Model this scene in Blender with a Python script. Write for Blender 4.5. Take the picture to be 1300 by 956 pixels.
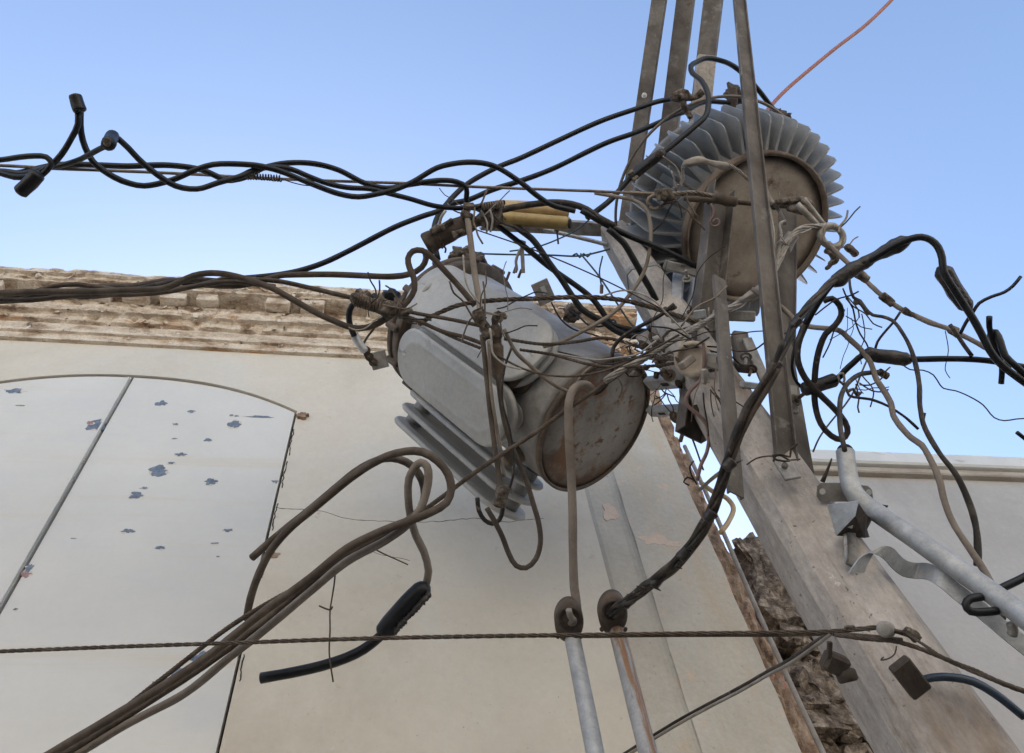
import bpy, math, random
import numpy as np
from mathutils import Vector, Matrix, noise
random.seed(7)
R = math.radians
S = bpy.context.scene
for o in list(bpy.data.objects): bpy.data.objects.remove(o)

# ---------------------------------------------------------------- camera
F = 1011.0; PX, PY = 650.0, 433.5            # focal length and optical centre, in photo pixels
CAM = np.array([0.0, 0.0, 1.6])
_z = np.array([-115.0, 601.0, -F]); _z /= np.linalg.norm(_z)
_x = np.array([6750.0, -366.5, -F]); _x -= _x.dot(_z) * _z; _x /= np.linalg.norm(_x)
_y = np.cross(_z, _x)
MC = np.array([_x, _y, _z])                  # camera axes -> world axes
cam_data = bpy.data.cameras.new('camera'); cam = bpy.data.objects.new('camera', cam_data)
S.collection.objects.link(cam); S.camera = cam
m4 = Matrix.Identity(4)
for i in range(3):
    for j in range(3): m4[i][j] = float(MC[i][j])
    m4[i][3] = float(CAM[i])
cam.matrix_world = m4
cam_data.sensor_width = 36; cam_data.lens = F / 1300 * 36
cam_data.shift_y = -(478 - PY) / 1300
cam_data.clip_start = 0.05; cam_data.clip_end = 3000

# ---------------------------------------------------------------- sky, sun, exposure
SUN_EL, SUN_AZ = R(32), R(-6)               # azimuth from +Y, positive towards +X
W = bpy.data.worlds.new("World"); S.world = W; W.use_nodes = True
nt = W.node_tree; bg = nt.nodes['Background']
sky = nt.nodes.new('ShaderNodeTexSky'); sky.sky_type = 'NISHITA'; sky.sun_disc = False
sky.sun_elevation = SUN_EL; sky.sun_rotation = SUN_AZ
sky.altitude = 0; sky.air_density = 1.0; sky.dust_density = 1.1; sky.ozone_density = 1.5
nt.links.new(sky.outputs[0], bg.inputs[0]); bg.inputs[1].default_value = 0.15
sd = bpy.data.lights.new('sun', 'SUN'); sd.energy = 3.4; sd.angle = R(0.55); sd.color = (1, .95, .87)
sun = bpy.data.objects.new('sun', sd); S.collection.objects.link(sun)
sv = Vector((math.sin(SUN_AZ) * math.cos(SUN_EL), math.cos(SUN_AZ) * math.cos(SUN_EL), math.sin(SUN_EL)))
sun.rotation_euler = sv.to_track_quat('Z', 'Y').to_euler(); sun.location = sv * 20
S.view_settings.view_transform = 'Standard'; S.view_settings.look = 'None'
S.view_settings.exposure = 1.25; S.view_settings.gamma = 1

# ---------------------------------------------------------------- helpers
def P(px, py, z):
    """point seen at photo position (px, py), z metres along the optical axis"""
    return Vector(CAM + MC @ np.array([(px - PX) / F, -(py - PY) / F, -1.0]) * z)
def onY(px, py, y):
    r = MC @ np.array([(px - PX) / F, -(py - PY) / F, -1.0])
    return Vector(CAM + r * (y / r[1]))
def cdir(x, y, z): return Vector(MC @ np.array([x, y, z])).normalized()
TOCAM = cdir(0, 0, 1)

def mesh_obj(name, verts, faces, mat, parent=None, smooth=False, loc=None):
    me = bpy.data.meshes.new(name)
    if loc is None and parent is None and len(verts): loc = Vector(verts[0])
    off = Vector(loc) if loc is not None else Vector((0, 0, 0))
    me.from_pydata([tuple(Vector(v) - off) for v in verts], [], faces)
    me.validate(); me.update()
    if smooth: me.polygons.foreach_set('use_smooth', [True] * len(me.polygons))
    if mat: me.materials.append(mat)
    o = bpy.data.objects.new(name, me); S.collection.objects.link(o)
    if parent: o.parent = parent
    o.location = off
    return o
def tag(o, label, cat, group=None):
    o['label'] = label; o['category'] = cat
    if group: o['group'] = group
    return o
def thing(name, label, cat, loc=(0, 0, 0), group=None, rot=None):
    o = bpy.data.objects.new(name, None); S.collection.objects.link(o); o.empty_display_size = .1
    if rot is not None:
        mm = rot.to_4x4(); mm.translation = Vector(loc); o.matrix_world = mm
    else: o.location = loc
    return tag(o, label, cat, group)

class MB:
    def __init__(s): s.v = []; s.f = []
    def add(s, v, f):
        n = len(s.v); s.v += [Vector(a) for a in v]; s.f += [tuple(i + n for i in q) for q in f]; return s
    def build(s, name, mat, parent=None, smooth=False, world=False, loc=None):
        v = s.v
        if parent and world:
            bpy.context.view_layer.update()
            inv = parent_world(parent).inverted(); v = [inv @ a for a in v]
        return mesh_obj(name, v, s.f, mat, parent, smooth, loc)
def parent_world(p):
    m = p.matrix_basis.copy()
    while p.parent: p = p.parent; m = p.matrix_basis @ m
    return m

def box(c, s, rot=None):
    c = Vector(c); x, y, z = s[0] / 2, s[1] / 2, s[2] / 2
    v = [Vector((i * x, j * y, k * z)) for i in (-1, 1) for j in (-1, 1) for k in (-1, 1)]
    if rot is not None: v = [rot @ a for a in v]
    v = [a + c for a in v]
    return v, [(0, 1, 3, 2), (4, 6, 7, 5), (0, 4, 5, 1), (2, 3, 7, 6), (0, 2, 6, 4), (1, 5, 7, 3)]
def bevbox(c, s, b, rot=None):
    """box with chamfered edges: 24 vertices"""
    c = Vector(c); h = [s[0] / 2, s[1] / 2, s[2] / 2]; b = min(b, *[q * .9 for q in h]); v = []; idx = {}
    for sx in (-1, 1):
        for sy in (-1, 1):
            for sz in (-1, 1):
                sg = (sx, sy, sz)
                for a in range(3):
                    p = [sg[k] * (h[k] - (b if k != a else 0)) for k in range(3)]
                    idx[(sx, sy, sz, a)] = len(v); p = Vector(p)
                    v.append((rot @ p if rot is not None else p) + c)
    f = []
    for a in range(3):
        o1, o2 = [k for k in range(3) if k != a]
        for sa in (-1, 1):
            q = []
            for (u, w) in ((-1, -1), (1, -1), (1, 1), (-1, 1)):
                sg = [0, 0, 0]; sg[a] = sa; sg[o1] = u; sg[o2] = w; q.append(idx[(*sg, a)])
            f.append(tuple(q))
    for a in range(3):
        o1, o2 = [k for k in range(3) if k != a]
        for u in (-1, 1):
            for w in (-1, 1):
                g1 = [0, 0, 0]; g1[a] = -1; g1[o1] = u; g1[o2] = w; g2 = list(g1); g2[a] = 1
                f.append((idx[(*g1, o1)], idx[(*g2, o1)], idx[(*g2, o2)], idx[(*g1, o2)]))
    for sx in (-1, 1):
        for sy in (-1, 1):
            for sz in (-1, 1): f.append((idx[(sx, sy, sz, 0)], idx[(sx, sy, sz, 1)], idx[(sx, sy, sz, 2)]))
    return v, f
def frame(d, hint=None):
    """rotation whose local z is d and local x nearest to hint"""
    d = Vector(d).normalized(); h = Vector(hint) if hint is not None else (Vector((0, 0, 1)) if abs(d.z) < .9 else Vector((1, 0, 0)))
    x = (h - d * h.dot(d)).normalized(); y = d.cross(x)
    return Matrix((x, y, d)).transposed()
def lathe(prof, seg=32, p0=(0, 0, 0), rot=None, jitter=0):
    """prof: (radius, height) list, closed at the ends when radius is 0"""
    v = []; f = []; p0 = Vector(p0)
    for k, (r, h) in enumerate(prof):
        for i in range(seg):
            a = 2 * math.pi * i / seg
            rr = r * (1 + jitter * noise.noise(Vector((math.cos(a) * 2 + k * .7, math.sin(a) * 2, h * 40))))
            q = Vector((rr * math.cos(a), rr * math.sin(a), h))
            v.append((rot @ q if rot is not None else q) + p0)
    for k in range(len(prof) - 1):
        for i in range(seg):
            j = (i + 1) % seg
            f.append((k * seg + i, k * seg + j, (k + 1) * seg + j, (k + 1) * seg + i))
    f.append(tuple(reversed(range(seg)))); n = (len(prof) - 1) * seg; f.append(tuple(n + i for i in range(seg)))
    return v, f
def rod(a, b, r, seg=10, r2=None):
    a = Vector(a); b = Vector(b); L = (b - a).length; r2 = r2 or r
    return lathe([(r * .8, 0), (r, r * .2), (r2, L - r2 * .2), (r2 * .8, L)], seg, a, frame(b - a))

def spline(pts, step):
    """Catmull-Rom through pts, resampled"""
    if len(pts) == 2: pts = [pts[0], pts[0].lerp(pts[1], .5), pts[1]]
    p = [pts[0] * 2 - pts[1]] + pts + [pts[-1] * 2 - pts[-2]]; out = []
    for i in range(1, len(p) - 2):
        a, b, c, d = p[i - 1:i + 3]; n = max(2, int((c - b).length / step))
        def kn(u, w): return max(1e-5, (w - u).length ** .5)
        t0 = 0; t1 = kn(a, b); t2 = t1 + kn(b, c); t3 = t2 + kn(c, d)
        for k in range(n):
            t = t1 + (t2 - t1) * k / n
            A1 = a * ((t1 - t) / (t1 - t0)) + b * ((t - t0) / (t1 - t0)); A2 = b * ((t2 - t) / (t2 - t1)) + c * ((t - t1) / (t2 - t1))
            A3 = c * ((t3 - t) / (t3 - t2)) + d * ((t - t2) / (t3 - t2))
            B1 = A1 * ((t2 - t) / (t2 - t0)) + A2 * ((t - t0) / (t2 - t0)); B2 = A2 * ((t3 - t) / (t3 - t1)) + A3 * ((t - t1) / (t3 - t1))
            out.append(B1 * ((t2 - t) / (t2 - t1)) + B2 * ((t - t1) / (t2 - t1)))
    out.append(p[-2]); return out
def frames(c):
    T = [(c[min(i + 1, len(c) - 1)] - c[max(i - 1, 0)]).normalized() for i in range(len(c))]
    n = T[0].orthogonal().normalized(); N = []
    for t in T:
        n = (n - t * n.dot(t)); n = n.normalized() if n.length > 1e-6 else t.orthogonal().normalized(); N.append(n)
    return T, N
def tube_mesh(c, r, seg=8, rough=0.0, key=0):
    T, N = frames(c); v = []; f = []
    for i, p in enumerate(c):
        b = T[i].cross(N[i]); rr = r(i / (len(c) - 1)) if callable(r) else r
        if rough: rr *= 1 + rough * noise.noise(p * 18 + Vector((key, 0, 0)))
        for k in range(seg):
            a = 2 * math.pi * k / seg
            q = rr * (1 + (rough * .8 * noise.noise(Vector((k * 3.1 + key, p.x * (14 if rough < .1 else 45), p.z * (14 if rough < .1 else 45)))) if rough else 0))
            v.append(p + (N[i] * math.cos(a) + b * math.sin(a)) * q)
    for i in range(len(c) - 1):
        for k in range(seg):
            j = (k + 1) % seg; f.append((i * seg + k, i * seg + j, (i + 1) * seg + j, (i + 1) * seg + k))
    f.append(tuple(reversed(range(seg)))); n = (len(c) - 1) * seg; f.append(tuple(n + k for k in range(seg)))
    return v, f
def rope_mesh(c, r, n=6, pitch=None, seg=5, fray=0.0, key=0):
    """n wires laid helically round the line c"""
    pitch = pitch or r * 9; T, N = frames(c); s = [0.0]
    for i in range(1, len(c)): s.append(s[-1] + (c[i] - c[i - 1]).length)
    mb = MB(); rw = r * (1.0 if n <= 3 else .62) * (.5 if n <= 3 else .62)
    for w in range(n):
        line = []
        for i, p in enumerate(c):
            a = 2 * math.pi * (w / n + s[i] / pitch); b = T[i].cross(N[i]); rr = (r - rw)
            if fray: rr *= 1 + fray * noise.noise(Vector((w * 9.1 + key, s[i] * 9, 0)))
            line.append(p + (N[i] * math.cos(a) + b * math.sin(a)) * rr)
        mb.add(*tube_mesh(line, rw, seg))
    return mb.v, mb.f
def L3(pts, z=None):
    """(px, py[, depth]) list -> world points, missing depths filled in between given ones"""
    zs = [p[2] if len(p) > 2 else None for p in pts]
    if z is not None:
        if zs[0] is None: zs[0] = z if not isinstance(z, tuple) else z[0]
        if zs[-1] is None: zs[-1] = z if not isinstance(z, tuple) else z[1]
    kn = [i for i, q in enumerate(zs) if q is not None]
    zs = np.interp(range(len(pts)), kn, [zs[i] for i in kn])
    return [P(p[0], p[1], float(q)) for p, q in zip(pts, zs)]
def pxr(rpx, c): # px radius -> metres at the curve's mean depth
    z = np.mean([((MC.T @ (np.array(p) - CAM))[2]) * -1 for p in c]); return rpx * z / F
KEY = [0]
def cable(label, pts, rpx, mat, z=None, name='cable', cat='cable', group=None, parent=None, kind='tube', n=6, step=.012, rough=.05, pitch=None, fray=0, seg=12, taper=None):
    KEY[0] += 3.7
    c0 = L3(pts, z); r = pxr(rpx, c0)
    if kind == 'rope': c = spline(c0, min(.02, (pitch or r * 9) / 8)); v, f = rope_mesh(c, r, n, pitch, 5, fray, KEY[0])
    else:
        c = spline(c0, max(step, r * 1.8)); v, f = tube_mesh(c, (lambda t: r * (taper[0] + (taper[1] - taper[0]) * t)) if taper else r, seg, rough, KEY[0])
    if parent is not None:
        mb = MB(); mb.add(v, f); return mb.build(name, mat, parent, True, world=True)
    o = mesh_obj(name, v, f, mat, None, True); tag(o, label, cat, group); return o
def lump(pts, rpx, mat, name, parent=None, z=None, prof=None, seg=14, rough=.12, n=16):
    """thick sleeve, boot or wrapped splice along a short line with closed ends"""
    KEY[0] += 2.3
    c0 = L3(pts, z); r = pxr(rpx, c0); c = spline(c0, max(.002, sum((c0[i + 1] - c0[i]).length for i in range(len(c0) - 1)) / n))
    prof = prof or [(0, .55), (.04, .9), (.1, 1), (.9, 1), (.96, .9), (1, .55)]
    def rr(t): return r * float(np.interp(t, [a for a, _ in prof], [b for _, b in prof]))
    mb = MB(); mb.add(*tube_mesh(c, rr, seg, rough, KEY[0]))
    if parent is not None: return mb.build(name, mat, parent, True, world=True)
    return mb.build(name, mat, None, True)
def wraps(pts, rpx, wpx, mat, name, parent, z=None, turns=10):
    """a wire wound round a line"""
    c0 = L3(pts, z); r = pxr(rpx, c0); w = pxr(wpx, c0); L = sum((c0[i + 1] - c0[i]).length for i in range(len(c0) - 1))
    c = spline(c0, L / (turns * 10)); T, N = frames(c); line = []
    for i, p in enumerate(c):
        a = 2 * math.pi * turns * i / (len(c) - 1); b = T[i].cross(N[i]); rr = r * (1 + .15 * noise.noise(Vector((a, KEY[0], 0))))
        line.append(p + (N[i] * math.cos(a) + b * math.sin(a)) * rr)
    mb = MB(); mb.add(*tube_mesh(line, w, 5))
    return mb.build(name, mat, parent, True, world=True)

# ---------------------------------------------------------------- materials
def mat(name, stops, scale=6, rough=.7, metal=0, bump=.2, bscale=60, detail=8, stretch=(1, 1, 1), spots=None, bdist=.004, distort=.3, grain=.14, radial=None, spec=.5, zdirt_shade=None):
    m = bpy.data.materials.new(name); m.use_nodes = True; n = m.node_tree.nodes; l = m.node_tree.links
    b = n['Principled BSDF']; b.inputs['Roughness'].default_value = rough; b.inputs['Metallic'].default_value = metal; b.inputs['Specular IOR Level'].default_value = spec
    tc = n.new('ShaderNodeTexCoord'); mp = n.new('ShaderNodeMapping'); mp.inputs['Scale'].default_value = stretch
    gm = n.new('ShaderNodeNewGeometry'); l.new(gm.outputs['Position'], mp.inputs[0])
    no = n.new('ShaderNodeTexNoise'); no.inputs['Scale'].default_value = scale; no.inputs['Detail'].default_value = detail
    no.inputs['Roughness'].default_value = .65; no.inputs['Distortion'].default_value = distort
    l.new(mp.outputs[0], no.inputs[0])
    cr = n.new('ShaderNodeValToRGB'); l.new(no.outputs[0], cr.inputs[0]); e = cr.color_ramp.elements
    while len(e) < len(stops): e.new(.5)
    for k, (p, c) in enumerate(stops): e[k].position = p; e[k].color = (*c, 1)
    col = cr.outputs[0]
    for sp in (spots or []):      # (scale, lo, hi, colour, stretch)
        n2 = n.new('ShaderNodeTexNoise'); n2.inputs['Scale'].default_value = sp[0]; n2.inputs['Detail'].default_value = 10; n2.inputs['Roughness'].default_value = .7
        mp2 = n.new('ShaderNodeMapping'); mp2.inputs['Scale'].default_value = sp[4] if len(sp) > 4 else (1, 1, 1); mp2.inputs['Location'].default_value = (sp[0], 3.3, sp[1] * 50)
        l.new(gm.outputs['Position'], mp2.inputs[0]); l.new(mp2.outputs[0], n2.inputs[0])
        mr = n.new('ShaderNodeMapRange'); mr.inputs[1].default_value = sp[1]; mr.inputs[2].default_value = sp[2]; l.new(n2.outputs[0], mr.inputs[0])
        mx = n.new('ShaderNodeMix'); mx.data_type = 'RGBA'; l.new(mr.outputs[0], mx.inputs[0]); l.new(col, mx.inputs[6]); mx.inputs[7].default_value = (*sp[3], 1)
        col = mx.outputs[2]
    nf = n.new('ShaderNodeTexNoise'); nf.inputs['Scale'].default_value = scale * 9 + 25; nf.inputs['Detail'].default_value = 6; nf.inputs['Roughness'].default_value = .75
    l.new(mp.outputs[0], nf.inputs[0]); mg = n.new('ShaderNodeMapRange'); mg.inputs[1].default_value = .3; mg.inputs[2].default_value = .7; mg.inputs[3].default_value = 1 - grain; mg.inputs[4].default_value = 1 + grain * .6
    l.new(nf.outputs[0], mg.inputs[0]); mu = n.new('ShaderNodeMix'); mu.data_type = 'RGBA'; mu.blend_type = 'MULTIPLY'; mu.inputs[0].default_value = 1; mu.clamp_result = False
    l.new(col, mu.inputs[6]); l.new(mg.outputs[0], mu.inputs[7]); col = mu.outputs[2]
    if zdirt_shade:                     # oil and grime, with underside shade painted in, at one end of a tank (local height lo..hi)
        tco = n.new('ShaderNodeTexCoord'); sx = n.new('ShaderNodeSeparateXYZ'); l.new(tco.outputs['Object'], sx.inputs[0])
        ad = n.new('ShaderNodeMath'); ad.operation = 'MULTIPLY_ADD'; ad.inputs[1].default_value = zdirt_shade[3]; l.new(no.outputs[0], ad.inputs[0]); l.new(sx.outputs[2], ad.inputs[2])
        mr = n.new('ShaderNodeMapRange'); mr.inputs[1].default_value = zdirt_shade[0]; mr.inputs[2].default_value = zdirt_shade[1]; mr.inputs[3].default_value = .85; mr.inputs[4].default_value = 0; l.new(ad.outputs[0], mr.inputs[0])
        mx = n.new('ShaderNodeMix'); mx.data_type = 'RGBA'; l.new(mr.outputs[0], mx.inputs[0]); l.new(col, mx.inputs[6]); mx.inputs[7].default_value = (*zdirt_shade[2], 1); col = mx.outputs[2]
    if radial:                    # ring of rust towards the edge of a round plate (local radius lo..hi)
        tco = n.new('ShaderNodeTexCoord'); sx = n.new('ShaderNodeVectorMath'); sx.operation = 'MULTIPLY'; sx.inputs[1].default_value = (1, 1, 0); l.new(tco.outputs['Object'], sx.inputs[0])
        ln = n.new('ShaderNodeVectorMath'); ln.operation = 'LENGTH'; l.new(sx.outputs[0], ln.inputs[0])
        ad = n.new('ShaderNodeMath'); ad.operation = 'MULTIPLY_ADD'; ad.inputs[1].default_value = radial[3]; l.new(no.outputs[0], ad.inputs[0]); l.new(ln.outputs['Value'], ad.inputs[2])
        mr = n.new('ShaderNodeMapRange'); mr.inputs[1].default_value = radial[0]; mr.inputs[2].default_value = radial[1]; l.new(ad.outputs[0], mr.inputs[0])
        mx = n.new('ShaderNodeMix'); mx.data_type = 'RGBA'; l.new(mr.outputs[0], mx.inputs[0]); l.new(col, mx.inputs[6]); mx.inputs[7].default_value = (*radial[2], 1); col = mx.outputs[2]
    l.new(col, b.inputs['Base Color'])
    if bump:
        n3 = n.new('ShaderNodeTexNoise'); n3.inputs['Scale'].default_value = bscale; n3.inputs['Detail'].default_value = 8; l.new(mp.outputs[0], n3.inputs[0])
        bp = n.new('ShaderNodeBump'); bp.inputs['Strength'].default_value = bump; bp.inputs['Distance'].default_value = bdist
        l.new(n3.outputs[0], bp.inputs['Height']); l.new(bp.outputs[0], b.inputs['Normal'])
    return m
g = lambda a: (a, a, a)
M = {}
M['plaster'] = mat('plaster', [(.3, (.48, .43, .355)), (.5, (.57, .52, .44)), (.7, (.61, .565, .49))], 1.3, .9, bump=.55, bscale=30, bdist=.005,
                   spots=[(9, .64, .70, (.47, .40, .31)), (55, .655, .69, (.33, .28, .23)), (24, .68, .71, (.62, .60, .56)), (2.2, .60, .8, (.46, .41, .34), (1, 1, .25)), (1.1, .5, .75, (.56, .54, .50))], grain=.05)
M['pilaster'] = mat('pilaster_plaster', [(.3, (.41, .375, .32)), (.55, (.49, .46, .405)), (.75, (.53, .50, .445))], 2.2, .92, bump=.6, bscale=38, bdist=.004,
                    spots=[(7, .60, .62, (.56, .43, .33)), (48, .63, .66, (.36, .31, .26)), (20, .69, .71, (.30, .25, .2)), (3, .66, .74, (.5, .38, .27)), (5, .5, .7, (.42, .385, .33)), (1.6, .5, .68, (.47, .39, .29), (2.5, 1, .35)), (90, .66, .69, (.25, .21, .17))], grain=.10)
M['conduit_rust'] = mat('rust_streaked_conduit', [(.3, (.24, .24, .24)), (.5, (.33, .33, .34)), (.7, (.42, .42, .43))], 16, .6, .3, bump=.2, bscale=150, bdist=.001, spots=[(14, .50, .56, (.27, .155, .09), (1.5, 1.5, .12)), (30, .62, .66, (.16, .10, .07), (1, 1, .4))])
M['shutter'] = mat('shutter_paint', [(.3, (.54, .53, .50)), (.6, (.61, .595, .56)), (.8, (.63, .615, .575))], 1.1, .6, bump=.12, bscale=14, bdist=.003,
                   spots=[(1.6, .54, .74, (.57, .51, .41), (.2, 1, 5)), (70, .73, .76, (.35, .37, .42)), (2.5, .55, .75, (.53, .53, .535), (.6, 1, 1.5))], grain=.025)
M['chip'] = mat('blue_undercoat', [(.35, (.085, .11, .155)), (.6, (.17, .21, .28)), (.7, (.30, .32, .35))], 50, .7)
M['chip_red'] = mat('red_undercoat', [(.35, (.26, .13, .13)), (.6, (.34, .21, .20))], 60, .7)
M['chip_rim'] = mat('chipped_cream_paint', [(.35, (.50, .44, .35)), (.6, (.60, .57, .50))], 80, .8)
M['seam'] = mat('yellowed_seam', [(.35, (.56, .555, .54)), (.65, (.565, .52, .44))], 6, .6, bump=0, grain=.02)
M['cornice'] = mat('weathered_cornice', [(.32, (.20, .14, .10)), (.42, (.42, .325, .24)), (.52, (.60, .51, .415)), (.7, (.70, .62, .52))], 13, .95, bump=.8, bscale=50, bdist=.008, stretch=(.5, 1, 1.3), grain=.35,
                   spots=[(5, .56, .64, (.46, .24, .10), (.2, 1, 1.4)), (14, .60, .66, (.10, .075, .055)), (22, .62, .66, (.68, .63, .58))])
M['dark_gap'] = mat('dark_recess', [(.3, g(.02)), (.7, g(.035))], 10, .95, bump=0)
M['raw'] = mat('raw_masonry', [(.3, (.13, .085, .06)), (.48, (.28, .19, .13)), (.62, (.42, .31, .22)), (.75, (.50, .42, .34))], 11, 1, bump=1, bscale=60, bdist=.012,
               spots=[(9, .6, .66, (.36, .12, .09)), (20, .64, .68, (.05, .035, .03))])
M['stone'] = mat('broken_stone', [(.34, (.05, .038, .029)), (.48, (.15, .115, .087)), (.58, (.29, .235, .185)), (.7, (.46, .40, .33))], 20, 1, bump=1, bscale=70, bdist=.012,
                 spots=[(30, .58, .64, (.04, .03, .025))])
M['grey_wall'] = mat('grey_plaster', [(.3, (.34, .325, .31)), (.6, (.40, .385, .37)), (.75, (.43, .415, .40))], 1.5, .92, bump=.4, bscale=40,
                     spots=[(8, .64, .72, (.40, .37, .35)), (45, .68, .71, (.28, .25, .22)), (2, .52, .72, (.32, .30, .285), (1, 1, .3)), (1.2, .5, .6, (.40, .385, .37)), (50, .64, .68, (.25, .22, .20))], grain=.07)
M['coping'] = mat('pale_coping', [(.3, (.50, .50, .49)), (.7, (.60, .60, .59))], 4, .8, grain=.04, spots=[(12, .6, .7, (.36, .33, .30), (.4, 1, 1))])
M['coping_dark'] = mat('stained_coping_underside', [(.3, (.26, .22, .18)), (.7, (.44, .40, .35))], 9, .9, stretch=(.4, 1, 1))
M['concrete'] = mat('pole_concrete', [(.34, (.23, .203, .185)), (.5, (.34, .308, .284)), (.66, (.44, .405, .38))], 5, .92, bump=1, bscale=55, bdist=.006, stretch=(1, 1, .45),
                    spots=[(4, .58, .7, (.24, .18, .135), (1, 1, .3)), (48, .63, .67, (.10, .08, .07)), (22, .64, .68, (.52, .48, .44)), (2.4, .56, .7, (.44, .40, .37)), (9, .58, .68, (.20, .155, .125), (1, 1, .2))], grain=.25)
M['steel'] = mat('weathered_channel_steel', [(.3, (.06, .051, .045)), (.5, (.12, .105, .094)), (.72, (.20, .18, .165))], 9, .75, .25, bump=.25, bscale=120, bdist=.001, stretch=(1, 1, .3),
                 spots=[(14, .60, .70, (.10, .055, .035)), (7, .58, .72, (.26, .245, .235))])
M['galv'] = mat('galvanised_steel', [(.3, (.26, .27, .28)), (.5, (.36, .37, .385)), (.7, (.46, .47, .49))], 22, .55, .45, bump=.15, bscale=200, bdist=.001,
                spots=[(10, .62, .7, (.24, .19, .15)), (40, .70, .73, (.16, .11, .08))])
M['dullgalv'] = mat('dusty_galvanised', [(.3, (.20, .185, .17)), (.5, (.29, .275, .26)), (.7, (.38, .37, .36))], 25, .7, .3, bump=.2, bscale=160, bdist=.001, spots=[(16, .58, .68, (.16, .11, .08))])
M['tank'] = mat('grey_tank_paint', [(.3, (.23, .228, .225)), (.5, (.32, .32, .323)), (.7, (.39, .395, .40))], 3, .42, zdirt_shade=(.17, .50, (.075, .058, .045), .5), bump=.1, bscale=25, bdist=.002,
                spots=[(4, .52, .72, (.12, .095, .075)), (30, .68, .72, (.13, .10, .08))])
M['panel'] = mat('grey_radiator_paint', [(.3, (.28, .275, .265)), (.55, (.385, .383, .378)), (.75, (.44, .44, .435))], 2.5, .45, bump=.06, bscale=25, bdist=.002,
                 spots=[(5, .60, .8, (.24, .215, .185)), (50, .71, .74, (.15, .12, .10)), (14, .70, .72, (.26, .17, .09))])
M['rustplate'] = mat('rusty_bottom_plate', [(.3, (.15, .132, .115)), (.5, (.23, .21, .19)), (.7, (.30, .285, .265))], 6, .6, bump=.2, bscale=70, bdist=.002,
                     spots=[(5, .47, .55, (.17, .08, .035)), (16, .58, .64, (.10, .045, .02)), (60, .64, .68, (.20, .09, .04)), (3.2, .60, .72, (.055, .04, .03))], radial=(.30, .42, (.045, .028, .018), .25))
M['rim'] = mat('brown_rusted_rim', [(.3, (.045, .032, .024)), (.6, (.11, .08, .058)), (.75, (.16, .125, .095))], 20, .75, bump=.3, bscale=90)
M['brownplate'] = mat('dusty_brown_bottom', [(.3, (.26, .215, .172)), (.5, (.38, .32, .265)), (.7, (.46, .405, .35))], 5, .8, bump=.3, bscale=110, bdist=.002,
                      spots=[(9, .58, .68, (.14, .085, .055)), (75, .63, .67, (.10, .075, .06)), (4, .58, .72, (.13, .10, .078))], radial=(.36, .44, (.07, .045, .032), .22))
M['fin'] = mat('pale_grey_fin_paint', [(.3, (.20, .205, .21)), (.6, (.26, .268, .28)), (.75, (.30, .31, .325))], 5, .5, bump=.05, spots=[(9, .62, .75, (.27, .235, .20)), (40, .69, .72, (.2, .15, .11))])
M['black'] = mat('black_rubber_sheath', [(.35, (.007, .008, .010)), (.6, (.012, .013, .016)), (.75, (.032, .028, .025))], 22, .42, spec=.3, bump=.04, bscale=60, bdist=.001, grain=.03)
M['blackdust'] = mat('dusty_black_sheath', [(.3, (.010, .009, .009)), (.5, (.026, .022, .02)), (.68, (.085, .07, .058))], 14, .6, spec=.35, bump=.3, bscale=100, bdist=.002, spots=[(30, .60, .66, (.16, .13, .105))])
M['tape'] = mat('black_tape_wrap', [(.3, (.012, .011, .011)), (.55, (.03, .026, .025)), (.7, (.09, .07, .06))], 28, .5, bump=.8, bscale=80, bdist=.004, spots=[(22, .62, .68, (.13, .10, .08))])
M['brown'] = mat('dusty_brown_cable', [(.3, (.052, .04, .032)), (.5, (.085, .067, .055)), (.7, (.14, .115, .096))], 12, .8, spec=.3, bump=.4, bscale=120, bdist=.0015)
M['tan'] = mat('sunbleached_cable', [(.3, (.13, .105, .088)), (.5, (.19, .16, .137)), (.7, (.25, .215, .185))], 10, .85, bump=.4, bscale=120, bdist=.0015, spots=[(20, .64, .7, (.10, .08, .065))])
M['pale'] = mat('pale_dusty_cable', [(.3, (.19, .165, .145)), (.5, (.27, .24, .215)), (.7, (.34, .31, .28))], 12, .85, bump=.4, bscale=120, bdist=.0015)
M['strand'] = mat('brown_steel_strand', [(.3, (.045, .031, .022)), (.5, (.085, .062, .046)), (.7, (.15, .118, .093))], 30, .65, .35, bump=.2, bscale=300)
M['strand2'] = mat('tan_steel_strand', [(.3, (.14, .11, .085)), (.5, (.21, .17, .135)), (.7, (.30, .255, .215))], 30, .65, .3, bump=.2, bscale=300)
M['alu'] = mat('oxidised_aluminium_strand', [(.3, (.19, .17, .15)), (.5, (.30, .275, .25)), (.7, (.42, .40, .375))], 30, .6, .35, bump=.2, bscale=300)
M['crust'] = mat('crusted_clamp', [(.36, (.03, .024, .02)), (.48, (.09, .072, .058)), (.64, (.24, .205, .17))], 40, .9, .1, bump=1, bscale=110, bdist=.004)
M['darkiron'] = mat('dark_rusted_iron', [(.3, (.035, .027, .022)), (.55, (.07, .054, .044)), (.75, (.12, .09, .07))], 30, .8, .2, bump=.5, bscale=110)
M['yellow'] = mat('yellow_tube', [(.3, (.27, .185, .07)), (.55, (.37, .27, .11)), (.75, (.40, .32, .19))], 14, .5, bump=.1, spots=[(18, .62, .7, (.30, .21, .12))])
M['yellowtan'] = mat('dusty_yellow_tube', [(.3, (.34, .24, .12)), (.55, (.47, .34, .19)), (.75, (.50, .40, .26))], 14, .6, bump=.1)
M['redwire'] = mat('red_brown_cable', [(.3, (.22, .07, .045)), (.6, (.30, .11, .07))], 20, .6, bump=0, grain=.03)
M['bluecab'] = mat('blue_black_sheath', [(.3, (.014, .022, .035)), (.6, (.022, .04, .07))], 20, .4)
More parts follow.
